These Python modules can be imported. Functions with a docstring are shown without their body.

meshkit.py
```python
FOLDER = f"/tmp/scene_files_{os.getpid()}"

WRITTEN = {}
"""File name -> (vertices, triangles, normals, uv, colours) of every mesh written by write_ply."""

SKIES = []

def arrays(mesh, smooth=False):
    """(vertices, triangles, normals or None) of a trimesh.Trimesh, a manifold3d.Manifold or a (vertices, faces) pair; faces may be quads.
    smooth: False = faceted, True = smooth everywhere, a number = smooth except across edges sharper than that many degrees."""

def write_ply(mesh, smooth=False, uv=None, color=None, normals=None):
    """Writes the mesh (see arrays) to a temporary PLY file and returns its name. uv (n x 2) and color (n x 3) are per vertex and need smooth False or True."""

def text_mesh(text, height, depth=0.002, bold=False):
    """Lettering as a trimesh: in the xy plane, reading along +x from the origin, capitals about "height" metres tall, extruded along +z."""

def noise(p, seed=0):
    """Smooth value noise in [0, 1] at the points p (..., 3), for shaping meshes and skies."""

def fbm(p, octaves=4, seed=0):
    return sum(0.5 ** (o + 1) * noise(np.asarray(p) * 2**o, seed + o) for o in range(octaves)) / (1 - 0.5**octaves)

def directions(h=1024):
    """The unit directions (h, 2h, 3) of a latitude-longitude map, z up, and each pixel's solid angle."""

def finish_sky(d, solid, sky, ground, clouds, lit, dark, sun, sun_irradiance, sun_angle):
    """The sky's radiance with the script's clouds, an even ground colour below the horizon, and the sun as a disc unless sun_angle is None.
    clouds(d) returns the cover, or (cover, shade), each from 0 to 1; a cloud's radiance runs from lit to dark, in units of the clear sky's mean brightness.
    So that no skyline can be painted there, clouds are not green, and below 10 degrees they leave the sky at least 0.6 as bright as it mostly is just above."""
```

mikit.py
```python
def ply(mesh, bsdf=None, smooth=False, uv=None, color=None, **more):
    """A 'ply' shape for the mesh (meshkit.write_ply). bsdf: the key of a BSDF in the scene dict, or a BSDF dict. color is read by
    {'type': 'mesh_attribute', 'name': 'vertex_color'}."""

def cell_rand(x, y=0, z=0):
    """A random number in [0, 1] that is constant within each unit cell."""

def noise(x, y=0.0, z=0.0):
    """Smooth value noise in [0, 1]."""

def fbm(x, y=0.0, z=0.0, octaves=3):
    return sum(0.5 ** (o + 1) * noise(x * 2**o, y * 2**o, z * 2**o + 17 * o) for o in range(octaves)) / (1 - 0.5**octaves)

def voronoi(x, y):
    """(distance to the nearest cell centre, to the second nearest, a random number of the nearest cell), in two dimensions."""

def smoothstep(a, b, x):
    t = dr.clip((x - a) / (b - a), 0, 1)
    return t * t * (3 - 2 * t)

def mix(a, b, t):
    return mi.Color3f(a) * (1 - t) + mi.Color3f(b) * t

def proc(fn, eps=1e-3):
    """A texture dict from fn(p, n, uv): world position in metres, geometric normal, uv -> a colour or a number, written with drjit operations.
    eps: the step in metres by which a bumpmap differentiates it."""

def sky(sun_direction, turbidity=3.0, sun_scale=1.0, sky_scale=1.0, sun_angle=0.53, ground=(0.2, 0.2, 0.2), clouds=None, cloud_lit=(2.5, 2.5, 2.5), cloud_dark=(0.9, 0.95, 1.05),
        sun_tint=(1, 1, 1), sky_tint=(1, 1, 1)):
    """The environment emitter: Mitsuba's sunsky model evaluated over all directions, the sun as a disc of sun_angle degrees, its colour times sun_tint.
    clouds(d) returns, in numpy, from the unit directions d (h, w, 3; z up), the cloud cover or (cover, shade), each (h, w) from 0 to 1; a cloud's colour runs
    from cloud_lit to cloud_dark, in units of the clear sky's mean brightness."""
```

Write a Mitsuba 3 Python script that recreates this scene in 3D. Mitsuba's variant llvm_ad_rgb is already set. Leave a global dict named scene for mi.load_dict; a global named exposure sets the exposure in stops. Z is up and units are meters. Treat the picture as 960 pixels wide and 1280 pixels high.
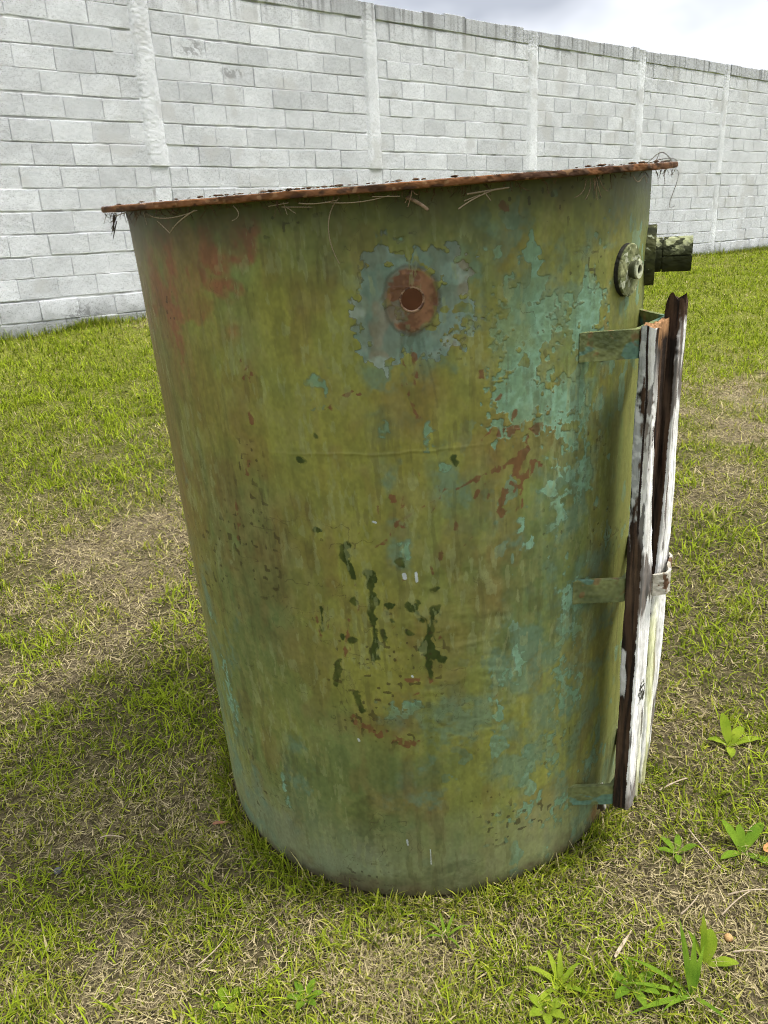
import math, numpy as np, trimesh, mitsuba as mi, mikit, meshkit
import drjit as dr
import manifold3d as m3
from shapely.geometry import LineString, Polygon
from mikit import noise, fbm, smoothstep, mix, cell_rand, voronoi

rng = np.random.default_rng(11)
T4 = mi.ScalarTransform4f
scene, labels = {'type': 'scene'}, {}

# ------------------------------------------------------------------ camera, sky, exposure
CAM = np.array([0.0, 0.0, 1.3])
FWD = np.array([0.57679133, 0.74252393, -0.34054366])
UPV = np.array([0.24958771, 0.23675728, 0.93896324])
scene['camera'] = {
    'type': 'perspective', 'fov_axis': 'x', 'fov': 53.48, 'near_clip': 0.05, 'far_clip': 400.0,
    'to_world': T4().look_at(origin=CAM.tolist(), target=(CAM + FWD).tolist(), up=UPV.tolist()),
}
SUN_AZ, SUN_EL = math.radians(133.0), math.radians(64.0)
SUN = [math.sin(SUN_AZ) * math.cos(SUN_EL), math.cos(SUN_AZ) * math.cos(SUN_EL), math.sin(SUN_EL)]


def clouds(d):
    z = np.maximum(d[..., 2], 0.0)
    q = d / (z + 0.35)[..., None]
    n = meshkit.fbm(q * np.array([2.2, 2.2, 0.0]) + 3.7, 5, 2)
    b = meshkit.fbm(q * np.array([6.5, 6.5, 0.0]) + 9.1, 4, 5)
    cl = np.clip((n * 0.7 + b * 0.3 - 0.40) * 4.2, 0, 1)
    shade = 0.10 + 0.60 * np.exp(-(z / 0.55) ** 2.2) + 0.30 * cl        # overcast: the zenith brighter than the horizon
    return np.full_like(z, 0.97), shade


scene['sky'] = mikit.sky(SUN, turbidity=3, sun_scale=0.46, sun_angle=12.0, sun_tint=(0.88, 1.0, 1.22), clouds=clouds,
                         cloud_lit=(3.2, 3.24, 3.32), cloud_dark=(0.55, 0.60, 0.70))
exposure = 2.95

# ------------------------------------------------------------------ helpers


def proc(fn, eps=1e-3):
    return mikit.proc(fn, eps)


def numbered(key):
    if key not in scene and key not in labels:
        return key
    k = 1
    while f'{key}_{k:03d}' in scene or f'{key}_{k:03d}' in labels:
        k += 1
    return f'{key}_{k:03d}'


def obj(name, mesh, bsdf, parent=None, smooth=False, uv=None, **tags):
    key = numbered(f'{parent}__{name}' if parent else name)
    scene[key] = mikit.ply(mesh, bsdf, smooth=smooth, uv=uv)
    if tags:
        labels[key] = tags
    return key


def thing(name, **tags):
    key = numbered(name)
    labels[key] = tags
    return key


def rgb(*c):
    return mi.Color3f(*c)


def princ(color, rough=0.8, spec=0.3, bump=None, bscale=1.0, eps=1e-3, **more):
    b = {'type': 'principled', 'base_color': color if isinstance(color, dict) else {'type': 'rgb', 'value': list(color)},
         'roughness': rough, 'specular': spec, **more}
    if bump is not None:
        b = {'type': 'bumpmap', 'tex': proc(bump, eps), 'scale': bscale, 'bsdf': b}
    return {'type': 'twosided', 'bsdf': b}


def tube(points, r0, r1=None, n=6, flat=1.0):
    """A tapering tube through points."""
    P = np.asarray(points, float)
    r1 = r0 if r1 is None else r1
    tang = np.gradient(P, axis=0)
    tang /= np.linalg.norm(tang, axis=1, keepdims=True)
    ref = np.array([0.3, 0.2, 0.93]) if abs(tang[0] @ np.array([0.3, 0.2, 0.93])) < 0.9 else np.array([1.0, 0, 0])
    V, F = [], []
    for i, (p, t) in enumerate(zip(P, tang)):
        a = np.cross(t, ref); a /= np.linalg.norm(a)
        b = np.cross(t, a)
        r = r0 + (r1 - r0) * i / (len(P) - 1)
        ang = np.arange(n) / n * 2 * np.pi
        V.append(p + r * np.cos(ang)[:, None] * a + r * flat * np.sin(ang)[:, None] * b)
    V = np.vstack(V)
    for i in range(len(P) - 1):
        for j in range(n):
            k = (j + 1) % n
            F += [[i * n + j, i * n + k, (i + 1) * n + k], [i * n + j, (i + 1) * n + k, (i + 1) * n + j]]
    V = np.vstack([V, P[:1], P[-1:]])
    e = (len(P) - 1) * n
    for j in range(n):
        k = (j + 1) % n
        F += [[len(V) - 2, k, j], [len(V) - 1, e + j, e + k]]
    return trimesh.Trimesh(V, F, process=False)


def spline(pts, n=14):
    from scipy.interpolate import CubicSpline
    pts = np.asarray(pts, float)
    s = np.r_[0, np.cumsum(np.linalg.norm(np.diff(pts, axis=0), axis=1))]
    return CubicSpline(s, pts)(np.linspace(0, s[-1], n)) if len(pts) > 2 else np.linspace(pts[0], pts[1], n)


# ------------------------------------------------------------------ tank frame: X towards the front, Y right, Z along the tank's axis (Z = 0 at the rim)
TC = np.array([0.9861, 1.2111, 1.3827])
A = np.array([0.0515662, 0.02615951, -0.9983269]); A /= np.linalg.norm(A)
E1 = np.array([-0.60436165, -0.79500813, -0.05204874]); E1 -= (E1 @ A) * A; E1 /= np.linalg.norm(E1)
E2 = np.cross(E1, A)
RT, HT = 0.475, 1.3
TM = np.eye(4); TM[:3, 0], TM[:3, 1], TM[:3, 2], TM[:3, 3] = E1, E2, -A, TC


def tw(mesh):
    m = mesh.copy()
    m.apply_transform(TM)
    return m


def tp(r, deg, t):
    a = math.radians(deg)
    return np.array([r * math.cos(a), r * math.sin(a), -t])


def tank_coords(p):
    """(arc length, depth below the rim, radius) of a world point, for materials."""
    x = (p.x - TC[0]) * E1[0] + (p.y - TC[1]) * E1[1] + (p.z - TC[2]) * E1[2]
    y = (p.x - TC[0]) * E2[0] + (p.y - TC[1]) * E2[1] + (p.z - TC[2]) * E2[2]
    t = (p.x - TC[0]) * A[0] + (p.y - TC[1]) * A[1] + (p.z - TC[2]) * A[2]
    return dr.atan2(y, x) * RT, t, dr.sqrt(x * x + y * y)


# ------------------------------------------------------------------ ground
def gz(x, y):
    xs = np.clip(x, -3, 2.6)
    t = np.clip((y - 1.2) / 6.88, 0, 1)
    xr = np.clip((x - 2) / 10, 0, 1)
    return -0.002 + 0.0516 * xs + 0.026 * y.clip(-6, 8.3) + (0.235 + 0.08 * xr) * (t * t * (3 - 2 * t) * 0.35 + 0.65 * t)


def gh(x, y):
    x, y = np.asarray(x, float), np.asarray(y, float)
    q = np.stack([x, y, 0 * x], -1)
    d = np.hypot(x - TC[0] - 0.07, y - TC[1] - 0.03)
    k = np.clip((d - 0.5) / 0.3, 0.25, 1)
    return gz(x, y) + k * ((meshkit.fbm(q * 1.3, 3, 1) - 0.5) * 0.05 + (meshkit.fbm(q * 14, 2, 4) - 0.5) * 0.012)


def dryness(x, y):
    """0 lush, 1 straw."""
    x, y = np.asarray(x, float), np.asarray(y, float)
    q = np.stack([x, y, 0 * x], -1)
    d = 0.31 + (meshkit.fbm(q * 0.9, 3, 21) - 0.5) * 0.5 + (meshkit.fbm(q * 3.6, 3, 22) - 0.5) * 1.0 + (meshkit.fbm(q * 13, 2, 23) - 0.5) * 0.6
    for cx, cy, rx, ry, w in DRY:
        d = d + w * np.exp(-((x - cx) / rx) ** 2 - ((y - cy) / ry) ** 2)
    return np.clip(d, 0, 1)


DRY = [(0.65, 2.75, 0.6, 0.75, 0.22), (0.9, 3.3, 0.6, 0.3, 0.10), (1.6, 5.6, 2.2, 1.6, -0.50), (4.3, 2.2, 1.0, 0.7, 0.20), (3.2, 1.65, 0.6, 0.4, 0.15),
       (10, 5.6, 5, 2.4, -0.44), (6.3, 3.4, 0.9, 0.6, -0.1), (1.9, 0.95, 0.45, 0.3, -0.2), (1.35, 0.72, 0.2, 0.15, -0.12), (0.25, 1.15, 0.22, 0.15, 0.12),
       (0.66, 1.78, 0.28, 0.16, -0.45), (0.95, 0.5, 0.15, 0.2, -0.05), (1.15, 0.5, 0.12, 0.12, 0.08), (0.75, 0.75, 0.25, 0.12, 0.02), (0.45, 1.55, 0.2, 0.1, -0.08)]

axis_x = np.r_[-90, -50, -25, -12, -7, -5, np.arange(-3, 7, 0.045), np.arange(7, 20, 0.3), 24, 30, 45, 70, 110]
axis_y = np.r_[-90, -50, -25, -12, -6, -3, np.arange(-1, 5, 0.045), np.arange(5, 9, 0.12), 12, 20, 40, 90]
gx, gy = np.meshgrid(axis_x, axis_y, indexing='ij')
gv = np.stack([gx, gy, gh(gx, gy)], -1).reshape(-1, 3)
ni, nj = gx.shape
idx = np.arange(ni * nj).reshape(ni, nj)
gf = np.stack([idx[:-1, :-1], idx[1:, :-1], idx[1:, 1:], idx[:-1, 1:]], -1).reshape(-1, 4)
gd = dryness(gv[:, 0], gv[:, 1])


def ground_color(p, n, uv):
    d = uv.x
    f1 = fbm(p.x * 90, p.y * 90, 0, 2)
    f2 = noise(p.x * 260, p.y * 260)
    far = smoothstep(2.5, 8.0, dr.sqrt(p.x * p.x + p.y * p.y))
    soil = mix(rgb(0.020, 0.016, 0.009), rgb(0.085, 0.066, 0.040), f1)
    straw = mix(rgb(0.085, 0.066, 0.036), rgb(0.36, 0.30, 0.18), f2)
    c = mix(soil, straw, smoothstep(0.42, 0.75, d * 0.4 + f1 * 0.6) * (0.35 + 0.4 * far))
    lush = mix(rgb(0.06, 0.075, 0.010), rgb(0.23, 0.26, 0.03), f2)
    c = mix(c, mix(lush, straw, smoothstep(0.3, 0.85, d)), 0.08 + 0.70 * far)
    bare = smoothstep(0.66, 0.76, fbm(p.x * 2.3 + 5, p.y * 2.3, 3, 3)) * smoothstep(0.35, 0.6, d)
    return mix(c, mix(rgb(0.16, 0.135, 0.115), rgb(0.34, 0.30, 0.27), f1), bare * 0.10)


scene['ground_material'] = princ(proc(ground_color), 0.95, 0.1, bump=lambda p, n, uv: fbm(p.x * 70, p.y * 70, p.z * 70, 3), bscale=0.02)
obj('ground', (gv, gf), 'ground_material', smooth=True, uv=np.stack([gd, 0 * gd], -1), kind='structure', label='lawn ground of dry soil and thatch under short patchy grass')
# ------------------------------------------------------------------ block wall
WY, DEPTH = 8.083, 0.15
COURSE, LEN = 0.2, 0.3714
PIL = [3.60 + 2.80 * k for k in range(-3, 10)]
PIL = [-4.8, -2.0, 0.8, 3.60, 6.43, 9.33, 11.92, 14.52, 17.2, 19.9, 22.6, 25.3, 28.0]
PW = 0.20


def wall_paint(tone):
    def fn(p, n, uv):
        x, z = p.x, p.z
        sp = noise(x * 150, p.y * 150, z * 150)
        s2 = noise(x * 48, p.y * 48, z * 48)
        big = fbm(x * 1.7, z * 1.7, 2, 3)
        mid = fbm(x * 9, z * 9, 7, 3)
        v = tone * (0.70 + 0.26 * big + 0.22 * mid) * (0.84 + 0.18 * s2)
        v = v * (1 - 0.38 * smoothstep(0.55, 0.85, sp))
        worn = smoothstep(0.62, 0.75, fbm(x * 3.1, z * 3.1, 11, 4))
        c = mix(rgb(v * 0.970, v * 0.995, v * 1.03), rgb(0.42, 0.42, 0.415), worn * 0.6)
        drip = smoothstep(0.45, 0.75, fbm(x * 21, z * 0.7, 5, 3)) * smoothstep(3.45, 3.86, z + 0.10 * noise(x * 7, 3))
        c = mix(c, rgb(0.16, 0.16, 0.16), drip * 0.65)
        top = smoothstep(3.66, 3.70, z)
        c = c * (1 - 0.22 * top * (0.5 + mid))
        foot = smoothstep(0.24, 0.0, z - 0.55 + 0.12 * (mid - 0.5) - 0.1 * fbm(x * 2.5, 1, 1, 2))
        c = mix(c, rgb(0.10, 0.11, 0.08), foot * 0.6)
        smear = mi.Float(0)
        for sx, sz, rx, rz in SMEARS:
            d = dr.square((x - sx) / rx) + dr.square((z - sz) / rz)
            smear = dr.maximum(smear, smoothstep(1.2, 0.2, d))
        c = mix(c, rgb(0.13, 0.13, 0.13), smear * smoothstep(0.46, 0.60, fbm(x * 40 + z * 9, z * 30, 4, 3)) * 0.6)
        return c
    return fn


SMEARS = [(4.12, 3.185, 0.16, 0.10), (4.55, 2.99, 0.17, 0.06), (2.56, 0.70, 0.22, 0.10), (15.9, 0.68, 0.25, 0.10)]


def wall_bump(p, n, uv):
    return fbm(p.x * 110, p.y * 110, p.z * 110, 2) * 0.6 + noise(p.x * 30, p.y * 30, p.z * 30) * 0.5


TONES = [0.61, 0.645, 0.56, 0.625, 0.67]
for i, tn in enumerate(TONES):
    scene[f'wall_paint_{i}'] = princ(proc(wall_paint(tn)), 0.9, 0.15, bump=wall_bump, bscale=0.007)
scene['mortar_paint'] = princ(proc(lambda p, n, uv: mix(rgb(0.33, 0.335, 0.34), rgb(0.64, 0.65, 0.66), smoothstep(0.42, 0.66, fbm(p.x * 5, p.z * 9, 1, 3)))), 0.95, 0.1,
                              bump=lambda p, n, uv: fbm(p.x * 60, p.y * 60, p.z * 60, 2), bscale=0.012)


def block_mesh(x0, x1, z0, z1, y, r, ch=0.005):
    w = np.array([[x0, z0], [x1, z0], [x1, z1], [x0, z1]]) + r.normal(0, 0.0020, (4, 2))
    inn = w + ch * np.array([[1, 1], [-1, 1], [-1, -1], [1, -1]])
    yy = y + r.normal(0, 0.0012, 4)
    V = np.vstack([np.c_[w[:, 0], np.full(4, y + 0.06), w[:, 1]], np.c_[w[:, 0], yy + ch * 0.8, w[:, 1]], np.c_[inn[:, 0], yy, inn[:, 1]]])
    F = []
    for s in (0, 4):
        for j in range(4):
            k = (j + 1) % 4
            F += [[s + j, s + k, s + 4 + k], [s + j, s + 4 + k, s + 4 + j]]
    F += [[8, 9, 10], [8, 10, 11]]
    return trimesh.Trimesh(V, F, process=False)


wall = thing('block_wall', label='long white painted concrete block wall with pilasters behind the tank', category='wall')
r = np.random.default_rng(5)
ZTOP = 3.85
beds = [1.3 + 1.974 - COURSE * i for i in range(-2, 16)]           # bed heights, top down
pieces = []                                                         # (x centre, mesh, tone, in view)
for pi in range(len(PIL) - 1):
    xa, xb = PIL[pi] + PW / 2 + 0.004, PIL[pi + 1] - PW / 2 - 0.004
    for ri in range(len(beds)):
        zt = ZTOP if ri == 0 else beds[ri - 1]
        zb = beds[ri]
        if zt < 0.42:
            continue
        tilt = r.normal(0, 0.003)
        jz = 0.0055 if ri != 0 else 0.004
        cuts = [xa]
        x = xa + LEN * (r.uniform(0.35, 0.65) if ri % 2 else r.uniform(0.9, 1.0))
        while x < xb - 0.09:
            cuts.append(x)
            x += LEN * (1 + r.normal(0, 0.012))
        cuts.append(xb)
        for x0, x1 in zip(cuts[:-1], cuts[1:]):
            dz = tilt + r.normal(0, 0.0015)
            y = WY + r.normal(0, 0.0020) + (-0.012 if ri == 0 else 0)
            top = zt - (jz if ri else 0) + dz + (r.normal(0, 0.008) if ri == 0 else 0)
            m = block_mesh(x0 + 0.0020, x1 - 0.0020, zb + (jz if ri else 0.013) + dz, top, y, r)
            if ri == 0:                                             # a cap block has its top face too
                x_0, x_1 = x0 + 0.004, x1 - 0.004
                cap = trimesh.creation.box(bounds=[[x_0, y + 0.005, zb + 0.03], [x_1, y + DEPTH, top - 0.003]])
                m = trimesh.util.concatenate([m, cap])
            pieces.append(((x0 + x1) / 2, m, r.choice(len(TONES), p=[0.3, 0.25, 0.2, 0.2, 0.05]), ri))
cand = sorted([q for q in pieces if 1.7 < q[0]], key=lambda q: q[0])
# blocks hidden behind the tank do not count among the 300
def seen(q):
    P = q[1].vertices.mean(0) - CAM
    z = P @ FWD; u = 480 + 952.7 * (P @ np.cross(FWD, UPV)) / z; v = 640 - 952.7 * (P @ UPV) / z
    return -10 < u < 970 and v > -12 and not (140 < u < 840 and v > 262 - 0.08 * (u - 127) + 10)
shown = [q for q in cand if seen(q)][:300]
ids = {id(q) for q in shown}
for q in shown:
    obj('cap_block' if q[3] == 0 else 'block', q[1], f'wall_paint_{q[2]}', wall)
rest = [q for q in pieces if id(q) not in ids]
obj('far_block', trimesh.util.concatenate([q[1] for q in rest]), 'wall_paint_3', wall, kind='stuff')
# recessed mortar core
core = trimesh.creation.box(bounds=[[-4.8, WY + 0.008, 0.2], [28.0, WY + DEPTH, ZTOP - 0.02]])
obj('mortar', core, 'mortar_paint', wall)


def pilaster_mesh(xc, z0, z1, w, proud, seed):
    """A rough hand cast column: uneven edges, slightly bulging foot."""
    nz, nx = max(6, int((z1 - z0) / 0.035)), 7
    zs, s = np.linspace(z0, z1, nz), np.linspace(-1, 1, nx)
    Z, S = np.meshgrid(zs, s, indexing='ij')
    q = np.stack([np.sign(S) * 3 + seed, 0 * Z, Z * 7], -1)
    wob = (meshkit.fbm(q, 3, 8) - 0.5) * 0.045
    w2b = (meshkit.noise(np.stack([np.sign(S) * 5 + seed, 0 * Z, Z * 16], -1), 4) - 0.5) * 0.016
    X = xc + S * (w / 2 + wob + 0.018 * (1 - (Z - z0) / (z1 - z0)) + w2b)
    q2 = np.stack([X * 14, Z * 14, 0 * Z + seed], -1)
    Y = WY - proud + (meshkit.fbm(q2, 3, 3) - 0.5) * 0.006
    edge = np.abs(S) > 0.99
    Y = np.where(edge, WY + 0.012, Y)
    Y = np.where((np.abs(S) > 0.6) & ~edge, Y + 0.003, Y)
    V = np.stack([X, Y, Z], -1).reshape(-1, 3)
    I = np.arange(nz * nx).reshape(nz, nx)
    F = np.stack([I[:-1, :-1], I[:-1, 1:], I[1:, 1:], I[1:, :-1]], -1).reshape(-1, 4)
    F = np.vstack([F[:, [0, 1, 2]], F[:, [0, 2, 3]]])
    b = [I[0, j] for j in range(nx)]
    F = np.vstack([F] + [[[b[0], b[j + 1], b[j]]] for j in range(1, nx - 1)])
    return trimesh.Trimesh(V, F, process=False)


scene['pilaster_paint'] = princ(proc(lambda p, n, uv: wall_paint(0.72)(p, n, uv)), 0.9, 0.15,
                                bump=lambda p, n, uv: fbm(p.x * 45, p.y * 45, p.z * 45, 3), bscale=0.009)
for k, xp in enumerate(PIL):
    obj('pilaster', pilaster_mesh(xp, 2.085, ZTOP - 0.004, 0.225, 0.013, 3.1 * k), 'pilaster_paint', wall, smooth=40)
    obj('beam_joint', block_mesh(xp - 0.104, xp + 0.104, 1.882, 2.078, WY + 0.004, r), 'wall_paint_1', wall)
    obj('pilaster', pilaster_mesh(xp + 0.01, 0.3, 1.876, 0.185, 0.005, 5.7 * k + 2), 'pilaster_paint', wall, smooth=40)
# ------------------------------------------------------------------ the tank
RED_SOFT = [(-0.464, 0.14, 0.0609, 0.0672), (-0.331, 0.06, 0.0834, 0.0406), (-0.284, 0.119, 0.0356, 0.0187), (-0.346, 0.153, 0.0447, 0.0278), (-0.366, 0.1, 0.0651, 0.0371), (-0.234, 0.051, 0.0276, 0.043)]
BROWN_SOFT = [(-0.129, 0.139, 0.038, 0.0352), (-0.368, 0.268, 0.0929, 0.1553), (-0.04, 0.135, 0.0222, 0.043), (0.007, 0.287, 0.0586, 0.0538), (0.169, 0.383, 0.0872, 0.052), (-0.274, 0.548, 0.1105, 0.1105), (-0.353, 0.46, 0.0939, 0.1276), (0.11, 0.615, 0.0372, 0.067), (0.157, 0.078, 0.0315, 0.0419), (-0.035, 1.041, 0.0591, 0.0479), (-0.097, 0.878, 0.0876, 0.0248), (0.243, 1.125, 0.0721, 0.0411), (0.038, 0.702, 0.0547, 0.0469)]
YELLOW_SOFT = [(-0.191, 0.162, 0.0525, 0.0688), (0.09, 0.345, 0.076, 0.1123), (-0.118, 0.355, 0.1515, 0.1024), (-0.038, 0.633, 0.1575, 0.181), (0.352, 0.142, 0.0564, 0.0958), (-0.336, 0.884, 0.1053, 0.1237), (0.112, 0.479, 0.0548, 0.0684), (-0.117, 0.777, 0.1301, 0.1008), (0.35, 0.637, 0.0349, 0.3298)]
GREEN_SOFT = [(-0.077, 0.059, 0.1209, 0.0562), (0.065, 0.039, 0.1764, 0.04), (-0.294, 0.662, 0.1231, 0.2073), (-0.191, 1.061, 0.2158, 0.1228), (0.153, 0.663, 0.0627, 0.1391), (-0.379, 0.757, 0.1203, 0.2004), (-0.347, 0.048, 0.0786, 0.0291)]  # blobs nearest the rim are mostly its shade, painted as darker green
TEAL_SOFT = [(-0.042, 0.326, 0.0262, 0.0321), (0.045, 0.403, 0.0273, 0.0465), (-0.04, 0.395, 0.0195, 0.0388), (0.099, 0.457, 0.0481, 0.0592), (-0.026, 0.538, 0.0331, 0.0425), (-0.048, 0.238, 0.0277, 0.0186), (0.048, 0.231, 0.0304, 0.023), (0.015, 0.156, 0.0874, 0.0784), (0.243, 0.222, 0.0975, 0.1316), (0.289, 0.466, 0.0711, 0.1722), (0.304, 0.817, 0.0882, 0.2676), (0.239, 0.894, 0.0856, 0.1268), (-0.025, 0.995, 0.0496, 0.0559), (0.12, 0.816, 0.0219, 0.101), (0.031, 0.866, 0.0859, 0.0448), (0.32, 0.337, 0.0667, 0.0805), (0.097, 0.104, 0.035, 0.0422), (0.133, 0.065, 0.0602, 0.031), (0.374, 1.211, 0.1053, 0.069), (0.15, 0.985, 0.0529, 0.0744), (0.184, 0.769, 0.0455, 0.0995), (-0.284, 1.075, 0.033, 0.0878), (-0.517, 1.021, 0.0924, 0.3035)]
TEAL_PEEL = [(0.194, 0.221, 0.0431, 0.0775), (0.176, 0.308, 0.0429, 0.0446), (0.245, 0.321, 0.0477, 0.0512), (0.163, 0.176, 0.0238, 0.0338), (0.303, 0.207, 0.0276, 0.0731), (0.19, 0.113, 0.0109, 0.0326), (0.24, 0.987, 0.0269, 0.0458), (0.159, 1.117, 0.0378, 0.02), (0.293, 1.161, 0.0645, 0.0214), (-0.045, 0.838, 0.0308, 0.0154), (-0.021, 0.525, 0.0127, 0.014), (-0.14, 0.262, 0.0125, 0.0193), (-0.041, 0.326, 0.0095, 0.0123), (0.249, 0.512, 0.0187, 0.0435), (0.284, 0.708, 0.032, 0.0663), (0.152, 0.775, 0.0131, 0.0264), (0.117, 0.849, 0.0094, 0.0446), (0.231, 0.45, 0.0207, 0.0471), (0.268, 0.854, 0.0231, 0.0716), (-0.495, 0.762, 0.0193, 0.0259), (-0.472, 0.913, 0.0229, 0.1058), (-0.309, 1.076, 0.0103, 0.0494), (0.028, 0.343, 0.0096, 0.0248), (-0.124, 0.292, 0.01, 0.0074), (0.045, 0.383, 0.0111, 0.0064), (0.299, 0.413, 0.0254, 0.0697), (0.115, 0.09, 0.019, 0.0105), (-0.034, 0.062, 0.0151, 0.0081), (0.352, 1.111, 0.0297, 0.0301), (0.176, 0.521, 0.0093, 0.0228)]
RING = [(-0.024, 0.11, 0.0285, 0.0422), (-0.042, 0.168, 0.0293, 0.0463), (-0.034, 0.213, 0.0342, 0.0205), (0.04, 0.094, 0.0376, 0.0229), (0.072, 0.15, 0.0255, 0.0543), (0.041, 0.202, 0.0415, 0.027), (0.012, 0.211, 0.0229, 0.0181), (-0.003, 0.085, 0.0152, 0.0103)]
RUST_STROKES = [(0.1328, 0.4832, 0.1718, 0.3967, 0.0071), (0.0614, 0.4335, 0.1084, 0.4167, 0.0038), (0.1084, 0.4167, 0.1689, 0.4027, 0.0053), (0.1687, 0.4495, 0.1955, 0.4149, 0.0104), (0.1281, 0.3503, 0.2073, 0.3582, 0.008), (0.1544, 0.4331, 0.1834, 0.3859, 0.0058), (-0.2607, 0.2318, -0.258, 0.2513, 0.0094), (-0.1005, 0.2758, -0.0856, 0.2715, 0.0048), (-0.135, 0.2997, -0.1202, 0.29, 0.0038), (-0.2618, 0.3071, -0.2582, 0.3223, 0.0049), (-0.2869, 0.4058, -0.2789, 0.391, 0.0054), (-0.1251, 0.6585, -0.1385, 0.7391, 0.0056), (-0.0406, 0.7748, 0.0004, 0.7774, 0.0055), (-0.0381, 0.4374, -0.0365, 0.4508, 0.0062), (-0.0453, 0.5051, -0.0336, 0.4822, 0.0038), (-0.0336, 0.4822, 0.0104, 0.4543, 0.0025), (-0.1401, 0.8645, -0.0836, 0.891, 0.0107), (-0.0836, 0.891, -0.028, 0.9159, 0.0116), (0.0343, 0.5369, 0.0365, 0.5457, 0.0052), (-0.1583, 0.6367, -0.1664, 0.6845, 0.0022), (0.1045, 0.2554, 0.1068, 0.2639, 0.005), (-0.1824, 0.6947, -0.194, 0.6027, 0.0023), (-0.3206, 0.4536, -0.3383, 0.5623, 0.0041), (0.0087, 0.2629, -0.0114, 0.2149, 0.0035), (0.1201, 0.8331, 0.1357, 0.8172, 0.0024), (0.0223, 0.4663, 0.0495, 0.4161, 0.0025), (0.1454, 0.0304, 0.1502, 0.0379, 0.0061), (0.006, 0.2106, 0.0094, 0.2512, 0.0034), (-0.0086, 0.2615, 0.006, 0.3106, 0.0029)]
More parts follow.
